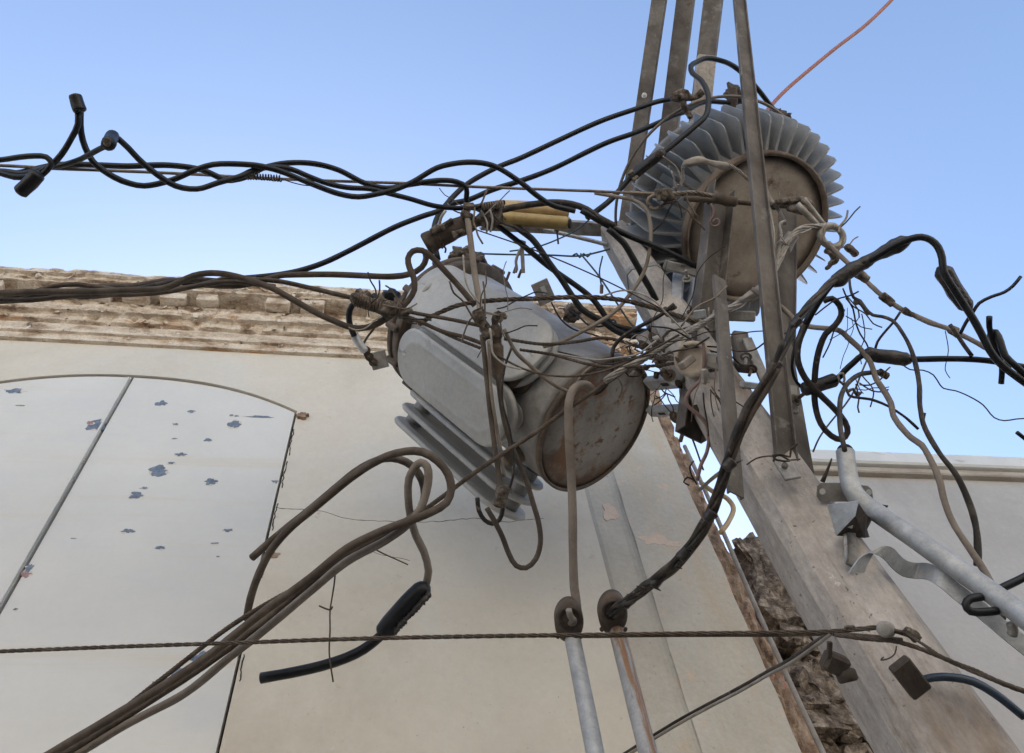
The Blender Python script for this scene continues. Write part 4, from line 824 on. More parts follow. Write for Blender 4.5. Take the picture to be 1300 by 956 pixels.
# big sleeve, taped joint and yellow tubes
bs = thing('brown_cable_sleeve', 'big brown cylindrical cable sleeve above the tilted transformer, open at the left end', 'cable sleeve', P(565, 297, 2.8))
lump([(540, 311), (556, 302), (575, 292), (596, 283)], 14, M['brown'], 'sleeve', bs, 2.8, prof=[(0, .85), (.02, 1), (.2, .98), (.22, .92), (.25, .95), (.9, .88), (1, .6)], rough=.12, n=30, seg=20)
wraps([(553, 304), (558, 301)], 14, 1.2, M['rim'], 'binding', bs, 2.8, 3)
lump([(590, 286), (605, 281), (622, 277), (638, 271)], 11, M['crust'], 'taped_joint', bs, 2.82, rough=.6, n=30)
wraps([(612, 262), (625, 261), (640, 259)], 4.2, 1.2, M['strand2'], 'wire_wrap', bs, 2.78, 9)
for k, (a, b_) in enumerate((((546, 295), (565, 287)), ((562, 287), (575, 279)), ((588, 262), (602, 262)), ((575, 300), (590, 292)), ((585, 270), (600, 276)))): lump([a, b_], 4, M['crust'], 'torn_flap', bs, 2.76, rough=.6)
cable('', [(563, 312), (566, 316), (565, 321)], 1.2, M['black'], 2.75, name='wire_tail', parent=bs)
cable('', [(558, 285), (560, 276), (566, 267)], 2, M['alu'], 2.9, name='wire_tail', parent=bs)
yt = thing('yellow_tube', 'tan dusty yellow tube lying on top beside the big brown sleeve', 'tube', P(629, 264, 2.98), group='yellow insulating tubes')
lump([(629, 263), (675, 265), (722, 270)], 9.5, M['yellowtan'], 'tube_wall', yt, 2.98, prof=[(0, .95), (.01, 1), (.99, 1), (1, .9)], rough=.03, seg=18)
yt = thing('yellow_tube', 'brighter yellow tube lying underneath, next to the crossarm', 'tube', P(624, 278, 2.98), group='yellow insulating tubes')
lump([(624, 276), (675, 280), (723, 284)], 9.0, M['yellow'], 'tube_wall', yt, 2.94, prof=[(0, .95), (.01, 1), (.99, 1), (1, .9)], rough=.03, seg=18)
b = MB(); b.add(*lathe([(.019, 0), (.018, .006), (.008, .006)], 16, P(722.5, 284, 2.93), frame(cdir(1, -.05, .3)))); b.build('tube_mouth', M['dark_gap'], yt, True, world=True)
# red wire
cable('thin red-brown cable slanting to the upper right from the finned transformer', [(972, 143, 3.6), (980, 133), (995, 117), (1020, 95), (1060, 62), (1100, 31), (1140, -8), (1200, -70, 4.6)], 2.3, M['redwire'], cat='cable', rough=.03)
# clamp at fins
o = lump([(852, 124), (866, 122), (880, 124), (892, 117)], 7.5, M['crust'], 'crusted_clamp', None, 3.25, prof=[(0, .5), (.2, 1), (.45, 1.3), (.6, .9), (.8, .6), (1, .5)], rough=.7, n=34); tag(o, 'crusted brown clamp gripping the upper slanting black cable before the second channel', 'clamp')
lump([(866, 124), (870, 138), (878, 150)], 4.5, M['crust'], 'clamp_leg', o, 3.25, rough=.6)
# messenger hardware before finned transformer
DE = 'strand hardware before the finned transformer'
o = cable('braided pale strand arching over the brown transformer bottom', [(842, 248, 2.9), (855, 240), (866, 230), (867, 212), (871, 206), (885, 203), (900, 205), (915, 208), (930, 212), (945, 223), (960, 238), (973, 249), (985, 262), (993, 275), (997, 285, 2.8)], 2.5, M['alu'], kind='rope', n=4, fray=.4, name='pale_strand', cat='strand', group=DE)
lump([(868, 208), (890, 204), (912, 209), (925, 211)], 5, M['pale'], 'wrapped_splice', o, 2.85, rough=.5, n=26); lump([(965, 243), (974, 252), (980, 260)], 6.5, M['pale'], 'crimp', o, 2.8, rough=.4)
o = cable('tan strand with thimble and clips running level into the dark short channel', [(800, 245, 2.95), (830, 247), (860, 246), (880, 245), (905, 249), (925, 254)], 3.6, M['strand2'], kind='rope', n=5, fray=.3, name='dead_end_strand', cat='strand', group=DE)
for k, px in enumerate((836, 843, 850)): lump([(px - 3, 240), (px, 247), (px + 3, 255)], 4.2, M['crust'], 'rope_clip', o, 2.88, rough=.7)
cable('', [(826, 262), (822, 255), (828, 249), (838, 250), (848, 254), (840, 262), (830, 266), (824, 262)], 2.5, M['tan'], 2.9, name='thimble_loop', parent=o)
lump([(905, 252), (920, 254), (936, 257)], 6, M['rim'], 'eye_bolt', o, 2.9, rough=.3)
cable('dark tie rod bolted level between the two short channels', [(868, 252, 2.92), (940, 257), (1000, 262, 2.9)], 3.3, M['rim'], name='tie_rod', cat='rod', rough=.15)
cable('curly bare wire tail dangling below the tie rod', [(902, 259), (906, 266), (905, 275), (901, 281), (905, 287), (912, 286), (913, 280), (908, 278), (904, 283)], 1.3, M['pinkwire'], 2.85, name='wire_tail', cat='wire')
t = thing('anchor_shackle', 'grey steel shackle bars and ring holding the strand right of the brown bottom', 'shackle', P(1025, 275, 2.75))
for (a, b_, w) in (((1012, 259), (1041, 289), 4.2), ((1020, 252), (1048, 288), 3.4)): cable('', [a, b_], w, M['alu'], 2.76, name='link_bar', parent=t, rough=.1)
cable('', [(985, 258), (1000, 256), (1015, 254), (1028, 258), (1030, 264), (1018, 268), (1000, 264)], 4, M['crust'], 2.8, name='shackle_bow', parent=t, rough=.4)
c0 = P(1056, 300, 2.72); fr = frame(cdir(.25, .1, 1)); ring = [c0 + fr @ Vector((.036 * math.cos(a), .044 * math.sin(a), 0)) for a in np.linspace(0, 2 * math.pi, 30)]
b = MB(); b.add(*tube_mesh(ring, .0125, 8, .2)); b.build('ring', M['alu'], t, True, world=True)
lump([(1048, 316), (1056, 322), (1060, 330), (1052, 336)], 5, M['crust'], 'clip', t, 2.72, rough=.7); lump([(1058, 328), (1053, 338), (1048, 342)], 2.5, M['crust'], 'clip', t, 2.72, rough=.5)
lump([(1073, 312), (1082, 318), (1088, 325)], 4.5, M['crust'], 'clip', t, 2.7, rough=.7)
o = cable('bundle of pale aluminium strands descending from the ring across the channels', [(1048, 288, 2.72), (1030, 288), (1012, 294), (1000, 306), (993, 322), (985, 340), (972, 358), (955, 372), (935, 387), (915, 397), (890, 412), (865, 425), (840, 441), (815, 456), (790, 470), (768, 484, 2.45)], 4.6, M['alu'], kind='rope', n=6, pitch=.25, fray=.45, name='aluminium_strand', cat='strand', group=DE)
lump([(1008, 297), (1002, 306), (996, 318)], 8, M['alu'], 'flat_crimp', o, 2.7, rough=.15); lump([(940, 383), (950, 376), (968, 370)], 6, M['alu'], 'clip', o, 2.5, rough=.6)
for i in range(10): 
    x0 = 1030 - i * 24; y0 = 290 + i * 17 if i > 1 else 292 + i * 4
    x0, y0 = [(1030, 290), (1005, 300), (998, 312), (990, 332), (978, 352), (950, 378), (915, 398), (885, 414), (850, 436), (815, 455)][i]
    cable('', [(x0, y0), (x0 + random.uniform(-14, -4), y0 + random.uniform(-9, 14)), (x0 + random.uniform(-24, -10), y0 + random.uniform(-8, 24))], 1.0, M['alu'], 2.55 + .1 * (i < 5), name='loose_wire', parent=o, seg=5)
cable('thin strand rising from the aluminium bundle along the short right channel', [(985, 345, 2.6), (988, 325), (992, 300), (990, 285), (997, 280, 2.75)], 2, M['alu'], kind='rope', n=4, fray=.5, name='pale_strand', cat='strand', group=DE)
# tangle near the insulator
TG = 'strands converging on the cup insulator'
cable('twisted strand pair from the tangle into the peg of the cup insulator', [(815, 452, 2.55), (835, 455), (855, 455), (872, 459, 2.32)], 3.5, M['strand'], kind='rope', n=4, fray=.5, name='strand', cat='strand', group=TG)
cable('pale strand from the tangle passing right over the cup insulator', [(800, 470, 2.5), (825, 452), (850, 436), (880, 420), (905, 404), (925, 392, 2.45)], 2.6, M['alu'], kind='rope', n=4, fray=.5, name='strand', cat='strand', group=TG)
cable('thin wire looping from the cup insulator rim level to the right', [(868, 438, 2.35), (875, 442), (890, 440), (915, 441), (940, 446), (958, 444), (968, 437), (985, 426), (1008, 421, 2.4)], 1.1, M['blackdust'], name='thin_wire', cat='wire', group=G)
tn = thing('wire_tangle', 'tangle of thin rusty wires above the rim of the rusty bottom plate', 'wire tangle', P(825, 445, 2.5))
for i in range(14):
    x, y = random.uniform(790, 850), random.uniform(432, 470); p = [(x, y)]
    for k in range(3): x += random.uniform(-16, 16); y += random.uniform(-10, 12); p.append((x, y))
    cable('', p, random.uniform(.6, 1.3), random.choice([M['strand'], M['alu'], M['strand2'], M['blackdust']]), (2.45 + random.uniform(0, .15), 2.5), name='wire', parent=tn, seg=5)
for i in range(12): lump([(x0 := random.uniform(800, 850), y0 := random.uniform(425, 480)), (x0 + random.uniform(-8, 8), y0 + random.uniform(4, 10))], random.uniform(3, 6), random.choice([M['crust'], M['darkiron'], M['dullgalv']]), 'clamp_piece', tn, 2.55, rough=.6)
o = cable('faded pink-brown wire dropping from the cup insulator down the pole side', [(893, 435, 2.3), (894, 460), (892, 472), (890, 482), (880, 492), (871, 505), (873, 515), (885, 525), (896, 538), (900, 555), (897, 575), (890, 590), (885, 610, 2.3)], 2.4, M['pinkwire'], name='wire', cat='wire')
lump([(893, 468), (894, 480), (893, 488)], 4.5, M['alu'], 'wire_knot', o, 2.26, rough=.6)
# thin twigs at the corner
for i, (lab, pts) in enumerate((('dead twig curling at the house corner left of the pole', [(885, 615), (878, 603), (876, 592), (881, 585)]), ('dead hooked twig sticking out left at the house corner', [(884, 612), (873, 606), (868, 612), (875, 616)]), ('upper thin wire at the house corner sky gap', [(872, 540), (882, 565), (893, 597)]))):
    cable(lab, pts, 1.2, M['blackdust'], 3.3, name='twig', cat='twig' if i < 2 else 'wire', seg=5)
cable('brown cable bridging the sky gap from the corner to the pole bottom channel', [(888, 622, 2.8), (905, 607), (918, 598), (928, 596, 2.1)], 2.6, M['tan'], name='cable')
cable('tan pipe bend crossing the narrow sky gap beside the pole', [(890, 613, 3.3), (905, 624), (922, 632), (931, 645), (925, 662), (915, 676, 2.9)], 3.2, M['yellowtan'], name='pipe_bend', cat='pipe')
# bottom-left looping cables
LC = 'cables looping in the lower left'
cable('tan cable with its cut end hanging at the left, upper of the two loose ends', [(320, 708, 2.35), (352, 680), (390, 650), (430, 616), (450, 600), (470, 588), (488, 582), (506, 583), (524, 592), (536, 610), (539, 628), (534, 646), (518, 661), (480, 682), (430, 711), (380, 751), (320, 800), (260, 844), (205, 880), (150, 915), (60, 970, 2.1)], 5.2, M['brown'], group=LC, rough=.07)
cable('tan cable making the widest loop, its cut end hanging lowest', [(313, 786, 2.32), (318, 760), (328, 730), (345, 697), (372, 667), (405, 640), (437, 613), (470, 590), (492, 579), (515, 573), (537, 574), (555, 585), (569, 602), (573, 621), (567, 638), (548, 650), (520, 661), (485, 674), (440, 697), (395, 733), (330, 780), (265, 832), (205, 872), (140, 912), (50, 965, 2.05)], 5.3, M['brown'], group=LC, rough=.07)
cable('tan cable hooking over and down into the black torpedo joint', [(540, 745, 2.25), (544, 725), (538, 700), (528, 680), (521, 655), (518, 630), (519, 608), (526, 594), (534, 587), (542, 592), (544, 606), (541, 625), (534, 645), (520, 664), (490, 686), (440, 713), (400, 746), (345, 792), (285, 840), (235, 880), (160, 920), (70, 975, 2.1)], 5.2, M['tan'], group=LC, rough=.07)
o = cable('short black cable leaving the black torpedo joint toward the lower left', [(493, 797, 2.22), (480, 810), (462, 824), (440, 835), (410, 845), (370, 854), (331, 861, 2.2)], 6.5, M['black'], group=LC)
lump([(543, 742), (530, 755), (510, 776), (490, 800), (484, 808)], 13.5, M['black'], 'torpedo_joint', o, 2.22, prof=[(0, .4), (.05, .75), (.12, .95), (.8, 1.0), (.93, .95), (1, .5)], rough=.05, n=40, seg=24)
fr_ = MB()
for k in range(16):
    t_ = k / 15; x, y = 545 - 42 * t_, 754 + 46 * t_; c = P(x, y, 2.19); fr_.add(*rock(c, (.007, .007, .009 + random.random() * .008), k * 2.1, .5, 1))
fr_.build('melted_drip', M['tape'], o, True, world=True)
cable('long brown guy strand rising diagonally through the lower loops to the rusty plate', [(100, 945, 2.1), (200, 866), (300, 790), (400, 732), (470, 689), (520, 660), (560, 632), (600, 602), (640, 575), (680, 549), (720, 520), (760, 493), (800, 466, 2.5)], 3.2, M['strand'], kind='rope', n=6, cat='steel strand', name='guy_strand')
cable('thin bare wire hanging down from the lower left bundle', [(426, 710, 2.2), (425, 735), (421, 762), (419, 775), (419, 800), (418, 830), (423, 866, 2.1)], 1.1, M['strand'], name='thin_wire', cat='wire', seg=5)
cable('short bristle of wire crossing the hanging bare wire', [(405, 769), (414, 773), (420, 774), (422, 770)], 1.1, M['strand'], 2.14, name='thin_wire', cat='wire', seg=5)
cable('thin wire whisker sticking out under the lower left bundle', [(470, 694), (485, 702), (505, 711), (518, 717)], .9, M['strand'], 2.2, name='thin_wire', cat='wire', seg=5)
# the level strand
o = cable('level brown steel strand crossing the whole lower picture to the pole', [(-150, 833, 1.85), (0, 827), (150, 821), (300, 816), (450, 811), (600, 808), (750, 806), (900, 804), (1000, 803, 1.52), (1050, 802), (1085, 799), (1118, 796, 1.42)], 3.0, M['strand'], kind='rope', n=4, pitch=.09, cat='steel strand', name='level_strand')
cable('', [(730, 808), (760, 808), (800, 807), (1000, 806), (1060, 805), (1110, 808), (1145, 812, 1.41)], 2.4, M['strand'], 1.72, kind='rope', n=6, name='second_lay', parent=o)
t = thing('spool_insulator', 'small grey spool insulator on the pole where the level strand ends', 'insulator', P(1124, 799, 1.4))
b = MB(); b.add(*lathe([(.008, -.02), (.014, -.018), (.014, -.006), (.010, -.002), (.010, .002), (.014, .006), (.014, .018), (.008, .02)], 20, P(1125, 799, 1.40), frame(cdir(-.5, .3, .8)))); b.build('spool', M['dullgalv'], t, True, world=True)
lump([(1132, 800), (1148, 804), (1160, 808)], 4, M['darkiron'], 'pin', t, 1.39, rough=.4); lump([(1148, 800), (1158, 805), (1166, 812)], 6, M['crust'], 'clip', t, 1.385, rough=.8)
lump([(1155, 797), (1158, 806)], 1.8, M['crust'], 'clip_bolt', t, 1.38, rough=.2)
cable('steel strand pair leaving the pole insulator to the lower right', [(1060, 806, 1.47), (1100, 811), (1140, 815), (1180, 828), (1215, 843), (1250, 858), (1285, 872), (1380, 905, 1.2)], 3.4, M['strand'], kind='rope', n=5, pitch=.07, fray=.2, cat='steel strand', name='steel_strand')
cable('thinner strand lying over the strand pair right of the pole insulator', [(1150, 803, 1.38), (1163, 812), (1178, 822), (1200, 836), (1240, 851), (1270, 866), (1330, 890, 1.2)], 2.2, M['strand'], kind='rope', n=4, cat='steel strand', name='steel_strand')
for i, (lab, dy) in enumerate((('upper of two thin strands slanting down left from the level strand over the rubble', 0), ('lower of two thin strands slanting down left over the rubble', 5))):
    cable(lab, [(1055, 803 + dy * .3, 1.48), (1035, 815 + dy), (1005, 836 + dy, 1.6), (975, 852 + dy), (940, 872 + dy, 1.9), (860, 915 + dy, 2.05), (740, 990 + dy, 2.3)], 2.0, M['pale'] if i else M['blackdust'], name='thin_strand', cat='strand', rough=.1)
o = lump([(1072, 797), (1085, 796)], 3.5, M['crust'], 'strand_clip', None, 1.43, rough=.8); tag(o, 'crusted wire clip on the level strand before the pole ridge', 'clip')
cable('stray hair-thin wire arcing under the spool insulator on the pole', [(1138, 820, 1.40), (1136, 830), (1128, 836), (1118, 838), (1122, 834, 1.4)], .9, M['darkiron'], name='thin_wire', cat='wire', seg=5)
# wire tied round the pole
cable('thin wire tied level round the pole above the foot plate', [(948, 590, 2.0), (960, 582), (975, 579), (990, 580), (1000, 584), (1016, 583, 1.95)], 1.0, M['darkiron'], name='thin_wire', cat='wire', seg=5)
cable('rusty wire twisted in loops round the foot of the longest channel', [(982, 586, 1.9), (986, 577), (1000, 583), (1003, 585), (986, 584), (981, 578), (992, 577), (1003, 580), (1004, 570), (1010, 566), (1012, 563, 1.88)], 1.4, M['strand'], name='thin_wire', cat='wire', seg=6)
# elbow conduits
CG = 'service conduits on the wall with cable heads'
def conduit(label, hx, hy, z, dx, mm):
    top = P(hx + 3, hy + 20, z + .02); t = thing('service_conduit', label, 'conduit', (top.x, top.y, 0), CG)
    b = MB(); b.add(*tube_mesh([Vector((top.x + dx * (top.z - zz) * .0, top.y, zz)) for zz in np.arange(.1, top.z, .05)] + [top], .0235, 16, .02)); b.build('pipe', mm, t, True, world=True)
    fr = frame(cdir(.0, -.1, 1), cdir(.05, 1, 0)); c = P(hx, hy, z)
    def oval(rx, ry, h0, h1, m, nm, cy=0.0, kx=None):
        v = []; n = 28
        for h, k in ((h0, 1), (h1 - .003, 1), (h1, .93)):
            for i in range(n): a = 2 * math.pi * i / n; v.append(c + fr @ Vector((cy + ry * k * math.cos(a), rx * k * math.sin(a), h)))
        f = [(q * n + i, q * n + (i + 1) % n, (q + 1) * n + (i + 1) % n, (q + 1) * n + i) for q in range(2) for i in range(n)] + [tuple(reversed(range(n))), tuple(2 * n + i for i in range(n))]
        mb = MB(); mb.add(v, f); mb.build(nm, m, t, True, world=True)
    oval(.041, .058, -.05, 0, M['rim'], 'head_body', -.012)
    oval(.038, .053, 0.001, .006, M['brown'], 'cover_plate', -.010)
    c2 = P(hx, hy - 3, z)
    b = MB(); b.add(*lathe([(.034, .004), (.036, .010), (.030, .013), (.024, .010), (.022, -.01)], 28, c2, fr)); b.f = b.f[:-1]; b.build('grommet', M['darkiron'], t, True, world=True)
    b = MB(); b.add(*lathe([(.022, .006), (.018, .0065)], 24, c2, fr)); b.build('opening', M['dark_gap'], t, True, world=True)
    for s in (-1, 1): bolt(P(hx + s * 15, hy + 22, z - .01), cdir(s * .6, 0, 1), .004, .006, t)
conduit('left grey service conduit with oval head taking the thick straight tan cable', 723, 786, 2.25, 0, M['galv'])
conduit('right rust-streaked service conduit with oval head taking the frayed dark bundle', 779, 777, 2.25, 0, M['conduit_rust'])
cable('thick straight tan cable dropping from the rusty plate into the left conduit head', [(752, 497, 2.52), (747, 490), (738, 488), (728, 494), (722.5, 510), (722, 550), (725, 600), (727, 650), (727.5, 700), (729, 745), (733, 775), (731, 787), (725, 789, 2.24)], 5.6, M['tan'], group='conduit feeds', rough=.05, seg=12)
cable('loose grey cable end resting inside the left conduit head', [(722, 774, 2.22), (724, 782), (729, 788, 2.23)], 4, M['pale'], group='conduit feeds')
CB = 'frayed dark bundle into the right conduit head'
bp = [(775, 780, 2.24), (783, 771), (797, 764), (815, 752), (832, 738), (852, 722), (868, 704, 1.98), (885, 682), (900, 655), (913, 625), (925, 590, 1.82), (938, 553), (952, 520), (968, 492), (984, 465), (999, 435), (1010, 410, 2.0), (1024, 392), (1040, 374), (1056, 358), (1066, 350, 2.15)]
o = cable('frayed dark bundle rising from the right conduit head to the big taped splice', bp, 5.8, M['blackdust'], group=CB, kind='rope', n=3, pitch=.32, fray=.5)
def offs(bp, a, b_): return [(p[0] + a + 2 * math.sin(i * 1.1), p[1] + b_ + 2 * math.cos(i * 1.3), *(p[2:])) for i, p in enumerate(bp)]
cable('second frayed cable twisting along the conduit bundle on its upper side', offs(bp[:16], -3, -3), 4.0, M['blackdust'], group=CB, rough=.45)
cable('third thinner brown cable twisted into the conduit bundle', offs(bp[:15], 4, 2), 3.0, M['brown'], group=CB, rough=.3)
for (x, y, a, c) in ((858, 718, 8, 4), (831, 744, 8, 6), (912, 640, -6, -7), (820, 748, -12, -4), (931, 590, 10, -5), (948, 540, -8, 3)): cable('', [(x, y), (x + a * .5, y + c * .6), (x + a, y + c)], 2.2, M['blackdust'], 1.93 if x > 850 else 2.05, name='sheath_tear', parent=o, taper=(1, .3))
for i in range(8):
    p = bp[2 + i * 2]; lump([(p[0] - 5, p[1] + 6), (p[0] + 6, p[1] - 6)], 7 + random.uniform(-1, 1), M['tape'], 'tape_turn', o, float(np.interp(p[0], [775, 868, 925, 1010, 1066], [2.22, 1.97, 1.81, 1.99, 2.14])), rough=.4)
# right side: black spliced cables
RS = 'spliced cables on the right against the sky'
o = cable('thick black cable with the big taped splice arcing down to a second splice', [(1022, 412, 2.15), (1038, 385), (1058, 358), (1085, 340), (1110, 327), (1135, 312), (1157, 303), (1170, 301), (1182, 305), (1191, 314), (1196, 328), (1198, 345), (1210, 365), (1226, 390), (1235, 404), (1246, 424), (1256, 444), (1268, 460), (1290, 478), (1340, 512, 2.0)], 4.6, M['black'], group=RS)
lump([(1057, 361), (1075, 347), (1098, 333), (1128, 317), (1157, 303)], 9, M['tape'], 'taped_splice', o, 2.13, prof=[(0, .6), (.05, 1), (.25, 1.05), (.38, .92), (.42, 1.08), (.5, .95), (.7, 1), (.92, .9), (1, .5)], rough=.3, n=50)
lump([(1193, 338), (1204, 356), (1218, 377), (1231, 394)], 10.5, M['tape'], 'taped_splice', o, 2.1, prof=[(0, .4), (.06, .75), (.12, 1), (.88, 1), (.95, .7), (1, .4)], rough=.15, n=34, seg=10)
for k in range(3): lump([(1206 + k * 9, 352 + k * 13.5), (1209 + k * 9, 357 + k * 13.5)], 2.5, M['rim'], 'splice_screw', o, 2.075)
o = cable('level black cable with two torpedo splices going off to the right', [(1024, 494, 2.2), (1040, 488), (1062, 482), (1072, 471), (1084, 460), (1097, 450), (1125, 453), (1155, 456), (1200, 455.5), (1240, 456.5), (1262, 459), (1290, 464), (1340, 473, 2.1)], 3.9, M['black'], group=RS)
lump([(1097, 448), (1110, 451), (1135, 454), (1156, 457)], 9, M['tape'], 'torpedo_splice', o, 2.15, prof=[(0, .5), (.06, .9), (.1, 1), (.9, 1), (1, .6)], rough=.12, n=30, seg=10)
lump([(1018, 495), (1032, 491), (1048, 486), (1064, 481)], 9.3, M['tape'], 'torpedo_splice', o, 2.2, prof=[(0, .6), (.06, 1), (.9, 1), (1, .5)], rough=.12, n=30, seg=10)
cable('', [(1066, 484), (1064, 476), (1070, 474), (1072, 482), (1070, 488)], 1.6, M['alu'], 2.17, name='tie_wire', parent=o)
cable('short black tail crossing upright through the right cable crossing', [(1256, 402), (1256, 415), (1260, 432), (1268, 450), (1272, 468), (1271, 487)], 3.6, M['black'], (2.05, 2.1), group=RS)
cable('black cable looping at the right crossing and leaving low to the right', [(1266, 455, 2.12), (1258, 436), (1258, 424), (1264, 422), (1270, 434), (1276, 452), (1292, 467), (1350, 520, 2.0)], 4.4, M['black'], group=RS)
cable('thin black cable rising to a loose tip at the right edge', [(1219, 424), (1226, 410), (1236, 395), (1243, 385), (1258, 377), (1275, 371), (1286, 363), (1296, 351)], 2.1, M['black'], (2.1, 2.1), group=RS)
cable('black cable branching from the lumpy tan rope down to the level cable', [(1206, 412), (1215, 425), (1225, 440), (1234, 452)], 2.6, M['blackdust'], (2.16, 2.12), group=RS)
cable('big black cable loop hanging right of the slim channel', [(1046, 382, 2.2), (1056, 379), (1066, 388), (1068, 400), (1060, 413), (1048, 424), (1041, 440), (1036, 462), (1034, 490), (1035, 515), (1042, 538), (1055, 553), (1068, 558), (1076, 549), (1073, 536), (1060, 520), (1040, 500), (1022, 480), (1013, 458), (1014, 436), (1022, 415), (1034, 392, 2.18)], 3.9, M['blackdust'], group=RS)
cable('thin black loop left of the lower torpedo splice', [(1022, 495, 2.21), (1012, 486), (1006, 470), (1008, 445), (1018, 415, 2.2)], 2.1, M['black'], group=RS)
o = cable('lumpy tan rope slanting down right behind the big taped splice', [(1052, 308, 2.6), (1064, 322), (1085, 342), (1105, 362), (1118, 374), (1140, 390), (1160, 400), (1180, 409), (1205, 418), (1230, 430), (1256, 444, 2.2)], 3.1, M['tan'], name='lumpy_rope', cat='rope', rough=.25)
for (x, y, dx, dy, r_) in ((1088, 346, 14, 10, 6.5), (1118, 374, 16, 13, 6), (1146, 393, 14, 8, 4.2), (1204, 416, 12, 5, 5), (1210, 420, 8, 6, 4.5), (1178, 408, 6, 3, 4)): lump([(x, y), (x + dx / 2, y + dy / 2), (x + dx, y + dy)], r_, M['crust'], 'rope_lump', o, 2.35, rough=.5)
TW = 'thin wires hanging at the right against the sky'
cable('black wire with a curled knot dropping from the big taped splice to the pipe arm', [(1078, 352, 2.2), (1080, 368), (1084, 378), (1092, 382), (1099, 392), (1108, 400), (1120, 402), (1133, 407), (1144, 420), (1155, 440), (1163, 465), (1167, 490), (1168, 515), (1172, 538), (1183, 560), (1196, 580), (1212, 600), (1228, 632), (1238, 664), (1241, 690), (1241, 718, 1.75)], 2.4, M['blackdust'], name='wire', cat='wire', group=TW, taper=(.8, 1.7), rough=.15)
lump([(1084, 383), (1092, 384), (1098, 394), (1104, 399)], 4.5, M['crust'], 'wire_knot', bpy.data.objects[S.collection.objects[-1].name], 2.18, rough=.7)
cable('thin wire slanting from the tan rope to the upper torpedo splice', [(1143, 396), (1135, 408), (1122, 423), (1114, 434), (1111, 444)], 1.6, M['blackdust'], 2.22, name='wire', cat='wire', group=TW)
cable('thin wire dangling from the big taped splice to the torpedo splice', [(1070, 366), (1075, 378), (1083, 392), (1086, 408), (1092, 424), (1100, 436), (1103, 444)], 1.1, M['blackdust'], 2.18, name='wire', cat='wire', group=TW)
cable('thin kinked wire crossing just under the big taped splice', [(1035, 400), (1050, 388), (1062, 380), (1080, 375), (1090, 370)], 1.0, M['blackdust'], 2.16, name='wire', cat='wire', group=TW)
cable('hair-thin wire wandering from the torpedo splice to the right edge', [(1140, 458), (1155, 469), (1172, 470), (1185, 476), (1193, 488), (1198, 493), (1213, 496), (1230, 503), (1248, 514), (1262, 530), (1275, 534), (1290, 532), (1330, 530)], .9, M['blackdust'], 2.2, name='wire', cat='wire', group=TW, seg=5)
cable('thin tan wire swinging down left from the torpedo splice to the parapet', [(1101, 456), (1093, 475), (1085, 495), (1072, 515), (1055, 535), (1040, 556), (1032, 574)], 1.2, M['tan'], 2.3, name='wire', cat='wire', group=TW, seg=5)
cable('', [(0, 0), (1, 1)], 1, M['tan'], 2, name='x'); bpy.data.objects.remove(bpy.data.objects['x'])
o = cable('brown cable rising out of the top of the galvanised arm pipe', [(1074, 590, 1.95), (1072, 570, 1.88), (1067, 545), (1066, 520), (1068, 502), (1076, 487), (1090, 476), (1106, 473), (1118, 472, 2.15)], 3.1, M['blackdust'], cat='cable')
lump([(1115, 471), (1122, 475), (1128, 478)], 4.2, M['crust'], 'loose_tip', o, 2.15, rough=.3)
cable('twisted wire trailing right below the torpedo splice', [(1066, 484, 2.15), (1074, 492), (1078, 502), (1090, 505), (1105, 507), (1120, 512), (1135, 520), (1152, 532), (1166, 545, 2.05)], 1.7, M['blackdust'], name='wire', cat='wire', group=TW, rough=.3)
cable('short twisted stub of wire below the lower torpedo splice', [(1076, 498), (1083, 494), (1088, 502), (1093, 498)], 1.6, M['crust'], 2.13, name='wire', cat='wire', group=TW, rough=.5)
cable('short forked wire tip above the grey cable at far right', [(1174, 524), (1172, 535), (1176, 548)], 1.8, M['blackdust'], 1.98, name='wire', cat='wire', group=TW)
cable('long grey cable winding from the channels down across the long pipe', [(955, 367, 2.45), (972, 378), (985, 385), (1000, 397), (1014, 411), (1030, 415), (1050, 417), (1066, 420), (1080, 432), (1095, 446), (1105, 460), (1112, 480), (1122, 496), (1131, 512), (1134, 527), (1143, 541), (1157, 556), (1170, 565), (1182, 585), (1192, 608), (1200, 640), (1212, 668), (1230, 695), (1248, 722), (1260, 745), (1270, 765), (1272, 785, 1.6)], 3.7, M['tan'], rough=.12)
cable('black cable entering from the right edge and hooking round the long pipe', [(1330, 715, 1.55), (1300, 733), (1275, 745), (1250, 757), (1232, 760), (1226, 768), (1232, 776), (1250, 777), (1268, 775, 1.5)], 5.2, M['black'])
cable('short black stub at the far right edge before the grey building', [(1291, 549), (1300, 556), (1330, 580)], 2.6, M['black'], 1.9)
cable('sharp twig-like spike standing before the parapet beside the pipe bracket', [(1044, 612), (1050, 598), (1056, 582)], 2.4, M['darkiron'], 1.95, name='spike', cat='spike', taper=(1.2, .4))
cable('blue cable arching at the foot of the pole at the lower right', [(1150, 880, 1.45), (1165, 866), (1185, 860), (1210, 860), (1235, 865), (1262, 880), (1300, 910, 1.35)], 5.2, M['bluecab'])

